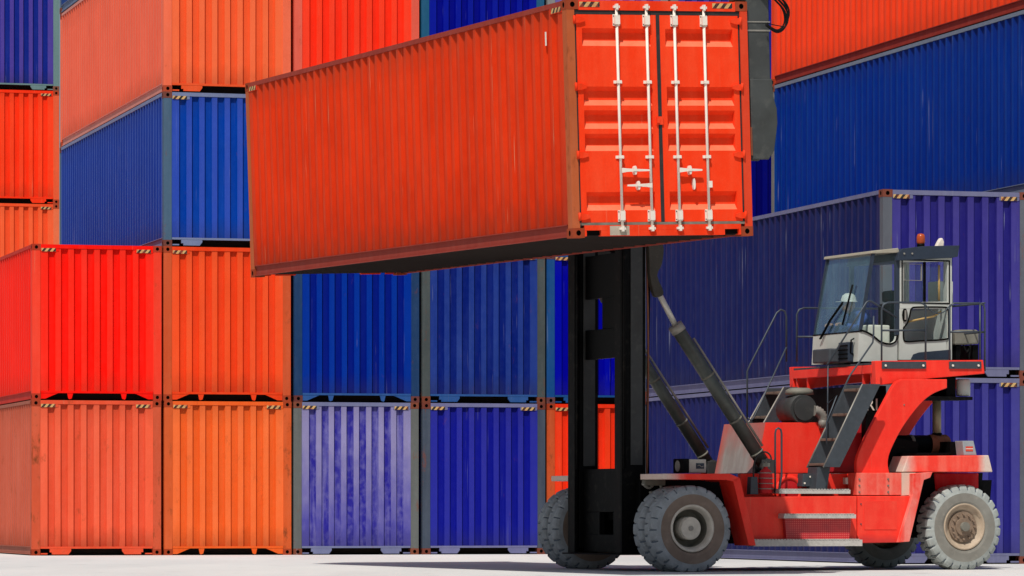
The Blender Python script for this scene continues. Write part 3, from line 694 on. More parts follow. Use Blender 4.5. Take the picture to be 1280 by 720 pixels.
for k, (dx, dz, r_) in enumerate(((.0, .0, .013), (.03, .05, .014), (-.03, .09, .010), (.05, .16, .012), (.02, .22, .009))):
    pts = smooth([(ws + .10 + dx, -.03, H + .28 + dz), (ws + .30 + dx, -.05, H + .06 + dz * .5), (ws + .47 + dx, -.05, H - .12 + dz * .3), (ws + .475 + dx * .5, -.05, H - .30 + dz * .4), (ws + .36, -.05, H - .38 + dz * .3), (ws + .22, -.02, H - .29 + dz * .2)], 6)
    if k >= 3: pts = pts[:20]
    part('hydraulic_hose', MB().tube(pts, r_, 8), M['hose'], sp)
part('hydraulic_hose', MB().tube(smooth([(ws + .24, -.01, H - .26), (ws + .33, -.04, H - .29), (ws + .46, -.05, H - .31)], 6), .006, 8), M['hose'], sp)

# --- chassis
ch = bpy.data.objects.new('chassis', None); C.objects.link(ch); ch.parent = tk
def cslab(nm, pts, y0, y1, mat, bevel=.006, yref=None): return slab(nm, pts, y0, y1, mat, ch, bevel, yref)
cslab('front_fender', [(829, 592), (912, 592), (926, 598), (918, 602), (908, 600), (829, 599)], -1.95, -1.20, M['red_front'])
cslab('front_fender', [(829, 592), (912, 592), (926, 598), (918, 602), (908, 600), (829, 599)], 1.16, 1.90, M['red_front'], yref=-1.95)
cslab('fender_leg', [(916, 599), (925, 597), (945, 682), (936, 682)], -1.95, -1.50, M['red'])
cslab('wheel_arch', [(800, 599), (915, 600), (938, 680), (880, 660), (800, 640)], -1.10, 1.10, M['black'])
cslab('lower_side_panel', [(924, 621), (1071, 620), (1071, 679), (940, 682)], -1.60, -1.40, M['red_low'], .01)
cslab('rear_side_panel', [(1072, 620), (1144, 620), (1127, 678), (1072, 679)], -1.60, -1.40, M['red_low'], .01)
cslab('slanted_flange', [(1141, 592), (1166, 590), (1163, 597), (1155, 600), (1137, 677), (1123, 678), (1141, 618)], -1.66, -1.45, paint((236, 60, 46), (226, 206, 190), .5, .1, .3, .42))
cslab('panel_joint_cover', [(1126, 591), (1145, 591), (1139, 619), (1126, 620)], -1.56, -1.40, paint((210, 180, 162), (230, 200, 180), .5, .2))
cslab('pillar_base', [(1071, 591), (1127, 591), (1127, 619), (1071, 619)], -1.57, -1.30, paint((232, 78, 64), (236, 150, 130), .7, .15, .3, .42))
for a in (1074, 1110):
    for b in (599, 607, 615):
        x, z = T(a, b, -1.57); part('bolt', MB().tube([(x, -1.585, z), (x, -1.56, z)], .014, 6), M['dust'], ch)
for b in (630, 655):
    x, z = T(1076, b, -1.6); part('bolt', MB().tube([(x, -1.612, z), (x, -1.59, z)], .010, 6), M['dark'], ch)
x0, z0 = T(1080, 626, -1.6); x1, z1 = T(1121, 662, -1.6)
part('access_cover', MB().box(x0, x1, -1.606, -1.601, z1, z0), M['red_low'], ch, .002)
# inner body behind the steps
cslab('inner_side', [(926, 592), (1072, 592), (1072, 620), (926, 621)], -1.22, -1.12, M['red'])
x, z = T(986, 606, -1.225); rg = MB(); rg.lathe([(.21, 0), (.215, -.02), (.17, -.03), (.15, 0)], (x, -1.225, z - .08), 28); part('round_opening_rim', rg, M['red'], ch)
part('round_opening', MB().tube([(x, -1.224, z - .08), (x, -1.235, z - .08)], .15, 24), M['red_dirty'], ch)
cslab('main_frame', [(800, 600), (1240, 600), (1236, 650), (1140, 668), (930, 670), (800, 650)], -.95, .95, M['black'], yref=-.95)
cslab('underframe', [(935, 660), (1135, 660), (1130, 676), (940, 680)], -1.38, 1.45, M['black'], yref=-1.5)
# hydraulic tank: tall red body with slanted front
tp = P([(945, 591), (957, 528), (1073, 528), (1073, 591)], -.82)
mb = MB(); n = 4; y0, y1 = -.82, .52
mb._add([(p[0], y0, p[1]) for p in tp] + [(p[0], y1, p[1]) for p in tp], [(3, 2, 1, 0), (1, 2, 6, 5), (2, 3, 7, 6), (4, 5, 6, 7), (0, 3, 7, 4)], 0); 
mb._add([(tp[0][0], y0, tp[0][1]), (tp[1][0], y0, tp[1][1]), (tp[1][0], y1, tp[1][1]), (tp[0][0], y1, tp[0][1])], [(0, 1, 2, 3)], 1)
part('hydraulic_tank', mb, [M['red'], M['red_grey']], ch, 0)
cslab('tank_side_cover', [(1036, 536), (1079, 528), (1074, 590), (1030, 590)], -.90, -.825, M['perf'])
# steps
def step(a0, a1, b, th, y0, y1):
    xx0, zt = T(a0, b, y0); xx1, _ = T(a1, b, y0); zb = zt - th / 92.
    mb = MB(); mb.box(xx0, xx1, y0, y1, zb, zt); n = int((xx1 - xx0) / .045)
    for k in range(n): mb.box(xx0 + k * .045 + .008, xx0 + k * .045 + .034, y0 - .006, y1, zt, zt + .012)
    part('step', mb, M['tread'], ch)
step(974, 1063, 612, 5, -1.60, -1.30); step(980, 1070, 643, 5, -1.78, -1.60); step(942, 1078, 675, 8, -1.82, -1.60)
slab('step_riser', [(981, 648), (1064, 648), (1062, 675), (983, 675)], -1.68, -1.602, M['perf'], ch)
# rear body
rf = paint((238, 62, 48), (240, 140, 118), .55, .1, .3, .42, fades=((0, T(1145, 580, -1.5)[0], T(1130, 580, -1.5)[0], (206, 196, 182), .95), (0, T(1222, 580, -1.5)[0], T(1234, 580, -1.5)[0], (206, 196, 182), .95)))
cslab('rear_fender', [(1135, 570), (1236, 569), (1241, 590), (1128, 590)], -1.50, 1.30, rf, .012, yref=-1.5)
cslab('counterweight', [(1185, 591), (1241, 591), (1241, 640), (1225, 650), (1190, 640)], -1.0, 1.05, M['red_dirty'], .02, yref=-1.4)
cslab('rear_arch', [(1140, 591), (1238, 591), (1236, 622), (1140, 640)], -.98, .98, M['black'], 0, yref=-1.2)
cslab('engine_housing', [(1085, 590), (1085, 482), (1110, 482), (1112, 545), (1150, 552), (1150, 590)], -1.05, .9, M['black'], .01, yref=-1.1)
# cab pillar
pil = smooth([(1112, 592), (1110, 578), (1114, 562), (1128, 535), (1148, 508), (1165, 493), (1184, 485)], 4)
pil2 = [(1184, 474)] + smooth([(1128, 474), (1118, 480), (1104, 505), (1088, 535), (1076, 560), (1071, 576), (1071, 592)], 4)
slab('cab_pillar', pil + pil2, -1.48, -1.40, M['red'], tk, .01)
slab('cab_pillar', [(a + 14, b) for a, b in pil + pil2], .25, .33, M['red'], tk, .01)
x, z = T(1130, 506, -1.48)
part('bolt', MB().tube([(x, -1.49, z), (x, -1.47, z)], .010, 6), M['dust'], tk)
# lettering on the dark engine housing, cut off by the ladder
tx = bpy.data.curves.new('lettering', 'FONT'); tx.body = 'RI'; tx.size = .24; tx.extrude = .002; tx.align_x = 'RIGHT'
x, z = T(1098, 513, -1.055); tmp = bpy.data.objects.new('lettering_curve', tx); tm_ = bpy.data.meshes.new_from_object(tmp); bpy.data.objects.remove(tmp)
to = bpy.data.objects.new('lettering', tm_); C.objects.link(to); to.parent = ch
to.location = (x, -1.06, z); to.rotation_euler = (R(90), 0, 0); tm_.materials.clear(); tm_.materials.append(M['white'])
# platform
pf = bpy.data.objects.new('cab_platform', None); C.objects.link(pf); pf.parent = tk
YP = -1.35
slab('side_beam', [(1094, 451), (1229, 450), (1231, 467), (1165, 473), (1095, 482)], YP, YP + .12, M['red'], pf, .008)
slab('side_beam', [(1094, 451), (1229, 450), (1231, 467), (1165, 473), (1095, 482)], 1.22, 1.34, M['red'], pf, .008, yref=YP)
xp0, zp = T(1094, 453, YP); xp1, _ = T(1229, 453, YP)
part('deck', MB().box(xp0 + .01, xp1, YP + .121, 1.219, zp - .03, zp), M['dark'], pf, .004)
part('front_beam', MB().box(xp0, xp0 + .10, YP + .122, 1.218, zp - .15, zp - .031), M['red'], pf, .006)
for yy in (-1.2, -.95, .78, 1.12): part('bracket', MB().prism([(xp0 + .02, zp - .151), (xp0 + .20, zp - .151), (xp0 + .10, zp - .30), (xp0 + .03, zp - .33)], yy, yy + .04), M['red'], pf)
for a0, a1 in ((1102, 1157), (1186, 1226)):
    pp = P([(a0, 452), (a1, 452), (a1, 461), (a0, 461)], YP); pl = part('rail_plate', MB().prism(pp, YP - .02, YP - .002), M['dark'], pf, .003)
    for b in (a0 + 4, a1 - 4): x, z = T(b, 457, YP); part('bolt', MB().tube([(x, YP - .034, z), (x, YP - .019, z)], .017, 6), M['white'], pl)
# railings
RR = .014
hr = bpy.data.objects.new('railing', None); C.objects.link(hr); hr.parent = tk
def rail(pts, y, r=RR, nm='rail_tube'): return pipe(nm, pts, y, r, M['rail'], hr)
y = YP + .02
rail([(1102, 462), (1102, 388), (1104, 381), (1110, 378), (1150, 378), (1156, 381), (1157, 388), (1157, 460)], y)
rail([(1102, 413), (1157, 413)], y); rail(smooth([(1157, 381), (1163, 388), (1172, 392), (1181, 389), (1187, 382), (1192, 379)], 5), y, .008, 'safety_chain')
rail([(1187, 460), (1187, 384), (1192, 379), (1224, 379), (1230, 382), (1231, 388), (1231, 464)], y); rail([(1187, 415), (1231, 415)], y); rail([(1225, 379), (1225, 455)], y)
xr0 = T(1231, 379, y); 
mb = MB(); X1, ZT = xr0; ZM = T(1231, 415, y)[1]
mb.tube([(X1, y, ZT), (X1, 1.30, ZT)], RR, 8); part('rail_tube', mb, M['rail'], hr)
part('rail_tube', MB().tube([(X1, y, ZM), (X1, 1.30, ZM)], RR, 8), M['rail'], hr)
part('rail_tube', MB().tube([(X1, 1.30, zp), (X1, 1.30, ZT)], RR, 8), M['rail'], hr)
rail([(996, 452), (996, 393), (999, 387), (1005, 385), (1120, 386)], 1.28); rail([(996, 421), (1100, 421)], 1.28)
# far ladder's rails
rail([(934, 524), (934, 464), (938, 455), (971, 391), (976, 387), (981, 389), (983, 396), (983, 452)], 1.42)
rail([(983, 434), (943, 521), (939, 526), (935, 522)], 1.0, .012)
# near ladder's rails
rail([(1033, 556), (1033, 528), (1046, 494), (1034, 505)], -1.78, .010)
rail([(1035, 528), (1062, 470), (1091, 428), (1092, 418), (1092, 395)], -1.78, .013)
rail([(1034, 456), (1083, 378), (1086, 376), (1090, 377), (1121, 397)], -1.30, .013)
rail([(1035, 456), (1034, 556)], -1.30, .010)
# ladders
def ladder(y0, y1, lo, hi, near):
    ld = bpy.data.objects.new('ladder', None); C.objects.link(ld); ld.parent = tk
    for yy in (y0, y1):
        st2 = part('ladder_stringer', MB().prism([lo[0], lo[1], hi[1], hi[0]], yy, yy + .03), M['dark'], ld, .004)
        part('stringer_edge', MB().tube([(lo[0][0] - .004, yy + .015, lo[0][1]), (hi[0][0] - .004, yy + .015, hi[0][1])], .011, 6), M['steel'], st2)  # light steel strip along the stringer's front edge
    for k in range(4):
        t = .02 + k * .30; x = lo[0][0] + (hi[0][0] - lo[0][0]) * t; z = lo[0][1] + (hi[0][1] - lo[0][1]) * t
        part('tread', MB().box(x + .0, x + .24, y0 + .031, y1 - .001, z - .0, z + .035), M['treadrust'], ld, .004)
    return ld
LA, LB = P([(1030, 584), (1050, 584)], -1.76), P([(1079, 480), (1101, 480)], -1.76)
ladder(-1.76, -1.26, LA, LB, True)
LA2, LB2 = P([(1030, 540), (1050, 540)], -1.40), P([(1079, 480), (1101, 480)], -1.40)
sh = T(962, 530, 1.0)[0] - T(1030, 584, -1.40)[0]
ladder(.86, 1.38, [(a, b) for a, b in P([(1012, 584), (1030, 584)], -1.4)], [(a, b) for a, b in P([(1071, 478), (1089, 478)], -1.4)], False)
slab('ladder_foot', [(1022, 584), (1038, 584), (1034, 612), (1020, 612)], -1.60, -1.30, M['dark'])
slab('junction_box', [(1004, 592), (1018, 592), (1017, 608), (1003, 608)], -1.40, -1.225, M['dark'])
for a, b in ((1006, 604), (1013, 596)): x, z = T(a, b, -1.41); part('bolt', MB().tube([(x, -1.412, z), (x, -1.40, z)], .014, 6), M['white'], tk)
x, z = T(1057, 597, -1.3); part('notice_plate', MB().box(x, x + .09, -1.30, -1.22, z - .09, z), M['white'], tk)
# air filter
YA = -.55
x, z = T(996, 512, YA)
af = part('air_filter', MB().tube([(x - .02, YA - .26, z), (x - .02, YA + .22, z)], [.20, .20], 28).tube([(x - .02, YA - .29, z), (x - .02, YA - .261, z)], .16, 28), M['mastgrey'], tk)
zt = T(1000, 494, YA)[1]
part('filter_cap', MB().lathe([(.08, -.10), (.09, .0), (.20, .01), (.19, .07), (.13, .10), (.0, .105)], (x + .04, YA, zt), 28, ax=2), M['dust'], af)
el = MB(); pts = []
for k in range(15):
    a = k / 14; ang = math.pi / 2 * a
    px_, pz_ = x + .12 + .14 * math.sin(ang), z - .02 - .14 * (1 - math.cos(ang)) 
    pts.append((px_, YA - .30, pz_))
pts.append((pts[-1][0], YA - .30, pts[-1][2] - .10))
el.tube(pts, [.062 if k % 2 else .075 for k in range(len(pts))], 16); part('corrugated_elbow', el, M['steel'], af)
# fire extinguisher, hose and grab rail
YE = -1.45
x, z = T(957, 617, YE); zt = T(957, 588, YE)[1]
ex = part('extinguisher', MB().lathe([(.0, .0), (.09, .002), (.095, .02), (.095, zt - z - .05), (.07, zt - z), (.03, zt - z + .03), (.03, zt - z + .07), (.0, zt - z + .07)], (x, YE, z), 20, ax=2), M['red_dirty'], tk)
for k in range(4): part('holder_ring', MB().lathe([(.098, 0), (.108, 0), (.108, .012), (.098, .012), (.098, 0)], (x, YE, z + .06 + k * (zt - z) / 4.4), 20, ax=2), M['steel'], ex)
part('valve', MB().box(x - .06, x + .05, YE - .03, YE + .03, zt + .05, zt + .10).tube([(x, YE, zt + .02), (x, YE, zt + .12)], .02, 8), M['dust'], ex)
slab('holder', [(939, 596), (947, 596), (948, 618), (938, 618)], -1.52, -1.40, M['dark'])
pipe('hose', smooth([(942, 597), (942, 583), (946, 571), (954, 565), (961, 567), (964, 574), (960, 580)], 5), -1.46, .012, M['rubber_gasket'])
pipe('grab_rail', [(969, 616), (969, 542), (970, 537), (973, 535), (976, 537), (977, 542), (977, 595), (973, 616)], -1.48, .014, M['rail'])
x, z = T(975, 612, -1.5); part('rail_foot', MB().box(x - .06, x + .06, -1.56, -1.40, z - .05, z - .0), M['steel'], tk)
# work lamp on the fender
x0, z0 = T(853, 591, -1.7); x1, z1 = T(883, 574, -1.7)
lm = part('work_lamp', MB().box(x0 + .10, x1, -1.70, -1.40, z0, z1 + .0), plain('lamp_housing', (176, 172, 162), .5, 0, .2), tk, .012)
part('lamp_bezel', MB().box(x0, x0 + .099, -1.705, -1.395, z0 - .004, z1 + .006), M['black'], lm, .01)
part('lamp_lens', MB().tube([(x0 - .008, -1.55, (z0 + z1) / 2), (x0 + .01, -1.55, (z0 + z1) / 2)], .075, 20), M['steel'], lm)
a, b = T(870, 586, -1.7), T(880, 579, -1.7)
bd = part('badge', MB().box(a[0], b[0], -1.706, -1.701, a[1], b[1]), M['cabdark'], lm)
part('badge_mark', MB().tube([(a[0] + .02 + .012 * k, -1.709, (a[1] + b[1]) / 2 + .012 * math.sin(k * .9)) for k in range(8)], .006, 6), M['steel'], bd)
# front corner clutter
slab('valve_block', [(806, 600), (832, 600), (832, 607), (806, 607)], -1.2, -.9, M['dust'])
pipe('hose', smooth([(803, 604), (812, 610), (822, 600), (826, 612), (812, 616)], 4), -1.15, .02, M['steel'])
# exhaust and boxes behind
YM = -.75
a = T(1104, 556, YM); b = T(1184, 556, YM)
mf = part('muffler', MB().tube([(a[0], YM, a[1]), (b[0] - .30, YM, b[1])], .135, 28), M['black'], tk)
part('muffler_end', MB().lathe([(.138, -.30), (.145, -.28), (.145, -.03), (.125, .0), (.0, .005)], (b[0], YM, b[1]), 28, ax=0), M['rustpipe'], mf)
part('muffler_band', MB().tube([(b[0] - .62, YM, b[1]), (b[0] - .57, YM, b[1])], .14, 28), M['dust'], mf)
x, z = T(1171, 545, YM); zt = T(1171, 496, YM)[1]
part('exhaust_stack', MB().tube([(x, YM, z - .05), (x, YM, zt)], .062, 20), M['pipe'], mf); part('stack_collar', MB().tube([(x, YM, z - .06), (x, YM, z + .04)], .075, 20), M['black'], mf)
slab('battery_box', [(1188, 569), (1188, 552), (1204, 552), (1204, 569)], -1.2, -.8, M['black'])
slab('engine_deck', [(1128, 571), (1190, 571), (1190, 566), (1128, 566)], -1.2, .8, M['black'])
gb = slab('control_box', [(1205, 569), (1203, 551), (1217, 551), (1221, 569)], -1.42, -1.20, plain('grey_box', (150, 156, 160), .5))
a, b = T(1207, 564, -1.42), T(1216, 558, -1.42); part('red_label', MB().box(a[0], b[0], -1.425, -1.421, a[1], b[1]), plain('red_print', (206, 74, 54), .6), gb)
part('red_label_line', MB().box(a[0], b[0], -1.428, -1.426, (a[1] + b[1]) / 2 - .005, (a[1] + b[1]) / 2 + .005), M['white'], gb)
x, z = T(1204, 495, -1.1); zt = T(1204, 474, -1.1)[1]
part('canister', MB().lathe([(.0, 0), (.095, .0), (.1, .015), (.1, zt - z - .02), (.08, zt - z), (0, zt - z)], (x, -1.1, z), 24, ax=2), M['cab'], tk)
slab('canister_tray', [(1150, 495), (1216, 496), (1216, 500), (1150, 500)], -1.25, -.8, M['black'])
slab('relay_box', [(1183, 472), (1195, 472), (1195, 496), (1183, 496)], -1.15, -.85, M['black'])
slab('tray_hanger', [(1165, 470), (1184, 470), (1184, 496), (1150, 496)], -.9, -.8, M['black'])

# --- cab
cb = bpy.data.objects.new('cab', None); C.objects.link(cb); cb.parent = tk
YC, YF = -.72, .72; TH = .05
def cpt(p): return T(p[0], p[1], YC)
# side walls: frame pieces around the openings, near and far
def cab_poly(nm, pts, mat, dy0=0., dy1=TH, both=True, bevel=.004):
    o = []
    mb = MB(); mb.prism([cpt(p) for p in pts], YC + dy0, YC + dy1); o.append(part(nm, mb, mat, cb, bevel))
    if both: mb = MB(); mb.prism([cpt(p) for p in pts], YF - dy1, YF - dy0); o.append(part(nm, mb, mat, cb, bevel))
    return o[0]
# lower side wall (curved sill of the front side window)
low = [(1073, 452), (1075, 414)] + smooth([(1078, 413), (1090, 418), (1100, 426), (1111, 429), (1118, 426), (1120, 420)], 4) + [(1122, 420), (1122, 452)]
cab_poly('side_wall', low, M['cab'])
cab_poly('front_corner_post', [(1074, 414), (1078, 413), (1094, 317), (1090, 317)], M['cabdark'], .0, .03)
cab_poly('centre_post', [(1119.5, 419), (1124.5, 419), (1124.5, 321), (1119.5, 321)], M['cabdark'], -.004, .05)
cab_poly('rear_post', [(1184, 450), (1190, 450), (1190, 321), (1184, 321)], M['cab'], -.002, .06)
dr_ = cab_poly('cab_door', [(1124, 450), (1124, 386), (1129, 386), (1129, 425), (1130, 427), (1183, 425), (1184, 450)], M['cab'], -.006, .04, False)
mb = MB(); mb.prism([cpt(p) for p in [(1124.5, 450), (1124.5, 424), (1184, 424), (1184, 450)]], YF - .05, YF); part('side_wall', mb, M['cab'], cb)
def dpiece(nm, pts, mat, y0=-.012, y1=.03): mb = MB(); mb.prism([cpt(p) for p in pts], YC + y0, YC + y1); return part(nm, mb, mat, dr_, .003)
dpiece('door_frame', [(1124.5, 386), (1124.5, 324), (1188, 322), (1188, 327), (1129, 328), (1129, 378), (1184, 377), (1184, 386)], M['cab'], -.008, .028)
dpiece('door_frame', [(1184, 327), (1188, 327), (1189, 450), (1184.5, 450)], M['cab'], -.008, .028)
def frame_ring(nm, x0, y0, x1, y1, t, mat, dy=-.016):
    a, b = cpt((x0, y1)), cpt((x1, y0)); mb = MB(); yy0, yy1 = YC + dy, YC + .02; tt = t / 89.
    mb.box(a[0], b[0], yy0, yy1, a[1], a[1] + tt); mb.box(a[0], b[0], yy0, yy1, b[1] - tt, b[1]); mb.box(a[0], a[0] + tt, yy0, yy1, a[1] + tt, b[1] - tt); mb.box(b[0] - tt, b[0], yy0, yy1, a[1] + tt, b[1] - tt)
    return part(nm, mb, mat, dr_, .003)
frame_ring('window_seal', 1126.5, 325.5, 1187, 379, 1.7, M['black'])
frame_ring('window_seal', 1154.3, 327.4, 1157, 377.2, 1.2, M['black'], -.012)
frame_ring('hopper_vent', 1129, 330, 1152, 350.5, .7, M['steel'], -.018)
def low_ring():
    pts = smooth([(1129, 410), (1134, 403), (1137, 393), (1139, 386), (1146, 384), (1178, 384), (1184, 386), (1185, 395), (1185, 418), (1182, 424), (1150, 426), (1133, 427), (1129, 423), (1129, 410)], 4)
    q = [(T(a, b, YC)[0], YC - .012, T(a, b, YC)[1]) for a, b in pts]; part('window_seal', MB().tube(q, .012, 6), M['black'], dr_)
low_ring()
dpiece('door_panel', [(1129.5, 386), (1138, 386), (1137, 392), (1134, 403), (1129.5, 409)], M['cab'], -.005, .02)
dpiece('door_handle', [(1126.5 + 3.8 + 3.3 * math.cos(k * math.pi / 6), 394 + 8.5 * math.sin(k * math.pi / 6)) for k in range(12)], M['black'], -.028, -.009)
dpiece('handle_grip', [(1129.3, 388), (1131.3, 388), (1131.3, 400), (1129.3, 400)], M['steel'], -.045, -.029)
dpiece('lower_trim', [(1138, 449), (1141, 443), (1148, 440.5), (1188, 437), (1188, 449)], M['cabdark'], -.014, -.007)
# glass
def pane(nm, pts, y0, mat, yr=YC): 
    mb = MB(); mb.prism([T(a, b, yr) for a, b in pts], y0, y0 + .006, 1); mb.m[0] = 0; return part(nm, mb, [mat, M['glass_clear']], cb)
for y0 in (YC + .012, YF - .018):
    pane('side_window', [(1078, 412), (1094, 318), (1119, 318), (1119, 424), (1111, 428), (1100, 425), (1090, 417)], y0, M['glass'])
for y0 in (YC + .002, YF - .02):
    pane('door_window', [(1128, 377), (1128, 327), (1185, 327), (1185, 377)], y0, M['glass'])
pane('door_window', [(1129, 426), (1129, 386), (1185, 386), (1185, 424)], YC + .002, M['glass'])
fb, ft = cpt((1074, 414)), cpt((1091, 317)); bot = cpt((1072, 452))
dxn = Vector((ft[0] - fb[0], ft[1] - fb[1])).normalized()
def front_quad(nm, p0, p1, ya, yb, th, mat, bevel=.003):
    mb = MB(); mb.prism([p0, p1, (p1[0] + th, p1[1]), (p0[0] + th, p0[1])], ya, yb); return part(nm, mb, mat, cb, bevel)
gx = .012; mb = MB(); mb.prism([(fb[0] + gx, fb[1]), (ft[0] + gx, ft[1]), (ft[0] + gx + .008, ft[1]), (fb[0] + gx + .008, fb[1])], YC + .03, YF - .03, 1); mb.m[2] = 0
part('windscreen', mb, [M['glass_front'], M['glass_clear']], cb)
front_quad('front_panel', (bot[0] - .0, bot[1]), (fb[0], fb[1]), YC + .001, YF - .001, .05, M['cab'])
front_quad('windscreen_seal', (fb[0] - .006, fb[1] - .010), (fb[0] - .003, fb[1] + .008), YC - .01, YF + .01, .05, M['black'])
kink = MB(); kq = [(T(a, b, YC)[0], YC - .01, T(a, b, YC)[1]) for a, b in smooth([(1075, 413), (1080, 414), (1090, 419), (1100, 427), (1111, 430), (1119, 427), (1121, 420)], 4)]
kink.tube(kq, .013, 6); part('window_seal', kink, M['black'], cb)
# rear wall, floor, roof
xr1 = cpt((1186, 450))[0]; zfl = cpt((1120, 449))[1]; zrf = cpt((1160, 320))[1]; zmd = cpt((1160, 384))[1]
part('rear_wall', MB().box(xr1, xr1 + .05, YC + .06, YF - .06, zfl, zmd).box(xr1, xr1 + .05, YC + .06, YC + .16, zmd, zrf).box(xr1, xr1 + .05, YF - .16, YF - .06, zmd, zrf), M['cab'], cb)
part('rear_window', MB().box(xr1 + .02, xr1 + .026, YC + .16, YF - .16, zmd, zrf), M['glass'], cb)
part('cab_floor', MB().box(fb[0] + .06, xr1, YC + .06, YF - .06, zfl - .02, zfl + .02), M['black'], cb)
rp = [cpt(p) for p in [(1088, 317), (1089, 313.5), (1122, 310), (1124, 316)]]
part('roof_front', MB().prism(rp, YC - .02, YF + .02), plain('roof_cream', (158, 152, 136), .5, 0, .3, scale=5), cb, .008)
rp = [cpt(p) for p in [(1119, 326), (1121, 316), (1126, 311), (1150, 308), (1197, 307), (1195, 321), (1188, 322.5)]]
part('roof_visor', MB().prism(rp, YC - .06, YF + .06), M['cabdark'], cb, .006)
for a in (1130, 1140): x, z = T(a, 317, YC - .06); part('bolt', MB().tube([(x, YC - .075, z), (x, YC - .06, z)], .014, 6), M['steel'], cb)
x, z = T(1151, 308, -.3)
bc = part('beacon_base', MB().tube([(x, -.3, z - .02), (x, -.3, z + .04)], .055, 16), M['black'], cb); part('beacon', MB().lathe([(.055, .04), (.062, .06), (.06, .14), (.045, .175), (.0, .185)], (x, -.3, z), 20, ax=2), M['orange'], bc)
x, z = T(1172, 308, -.3); part('antenna_dome', MB().prism([(x - .05, z - .02), (x + .08, z - .02), (x + .09, z + .06), (x + .07, z + .12), (x + .03, z + .12), (x - .01, z + .06)], -.34, -.26), M['white'], cb, .02)
# front air box, wiper, handle
xq, zq = T(1040, 440, .2)
def fx(px, py, y): return T(px, py, y)
xb_, zb_ = T(1063, 452, -.3)
fr_ = part('air_box', MB().box(bot[0] - .22, bot[0] - .003, -.28, .26, bot[1] + .0, bot[1] + .20), M['dark'], cb, .02)
part('air_box_grille', MB().box(bot[0] - .08, bot[0] - .004, -.60, -.281, bot[1] + .0, bot[1] + .28), M['cabdark'], cb, .01)
for k in range(4): part('grille_slat', MB().box(bot[0] - .10, bot[0] - .081, -.57, -.31, bot[1] + .04 + k * .06, bot[1] + .06 + k * .06), M['black'], cb)
yw = .22; dz = ft[1] - fb[1]
def onw(t, y, off=.03): return (fb[0] + (ft[0] - fb[0]) * t - off, y, fb[1] + dz * t)
part('wiper_arm', MB().tube([onw(-.06, .42), onw(.18, .20), onw(.40, -.10)], .014, 6), M['black'], cb)
part('wiper_arm', MB().tube([onw(-.06, .38), onw(.18, .16), onw(.38, -.12)], .008, 6), M['black'], cb)
part('wiper_blade', MB().tube([onw(.10, -.20, .02), onw(.62, -.30, .02)], .014, 6), M['black'], cb)
part('front_handle', MB().tube([(bot[0] - .005, -.62, fb[1] - .10), (bot[0] - .05, -.62, fb[1] - .12), (bot[0] - .05, -.60, fb[1] - .30), (bot[0] - .005, -.60, fb[1] - .32)], .012, 8), M['black'], cb)
# rear unit behind the cab
ru = slab('rear_unit', [(1194, 431), (1194, 415), (1200, 412), (1222, 412), (1224, 416), (1224, 430)], -.75, -.2, M['dust'], tk, .02)
slab('unit_leg', [(1195, 450), (1195, 431), (1202, 431), (1200, 450)], -.7, -.25, M['black'], ru)
slab('unit_leg', [(1216, 450), (1216, 431), (1223, 431), (1223, 450)], -.7, -.25, M['black'], ru)
pipe('unit_pipe', smooth([(1204, 431), (1209, 440), (1213, 431), (1211, 448)], 4), -.72, .014, M['hose'], ru)
# interior: seat, wheel, console, bars
sx, sz = T(1098, 430, -.05)
st_ = part('seat', MB().box(sx - .10, sx + .36, .01, .49, sz - .14, sz + .02)\
    .box(sx + .26, sx + .40, .01, .49, sz + .021, sz + .60), M['black'], cb, .04)
part('headrest', MB().box(sx + .28, sx + .40, .10, .40, sz + .62, sz + .78), M['black'], st_, .03)
part('console', MB().box(fb[0] + .10, fb[0] + .30, -.15, .15, zfl + .02, fb[1] + .02).box(fb[0] + .20, fb[0] + .55, -.60, -.36, zfl + .02, fb[1] + .10), plain('console_grey', (206, 204, 190), .6), cb, .02)
wx, wz = sx + .12 - .60, sz + .27
ring = [Vector((wx + .20 * math.cos(a) * .55, .25 + .20 * math.sin(a), wz + .20 * math.cos(a) * .75)) for a in [k * math.pi / 10 for k in range(21)]]
sw = part('steering_wheel', MB().tube(ring, .016, 8), M['blue_seat'], cb); part('steering_column', MB().tube([(wx, .25, wz), (wx - .12, .25, wz - .22)], .025, 8), M['black'], sw)
a, b = cpt((1178, 331)), cpt((1178, 376)); part('pull_bar', MB().tube([(a[0], YC + .10, a[1]), (b[0], YC + .10, b[1])], .016, 8), M['wood'], cb)
part('pull_bar', MB().tube([(cpt((1137, 402))[0], YC + .06, cpt((1137, 402))[1]), (cpt((1170, 395))[0], YC + .06, cpt((1170, 395))[1]), (cpt((1179, 389))[0], YC + .06, cpt((1179, 389))[1])], .016, 8), M['wood'], cb)
x, z = T(1168, 378, 0); part('document_box', MB().box(x, x + .25, -.1, .2, z - .05, z + .30), M['cab'], cb, .01)

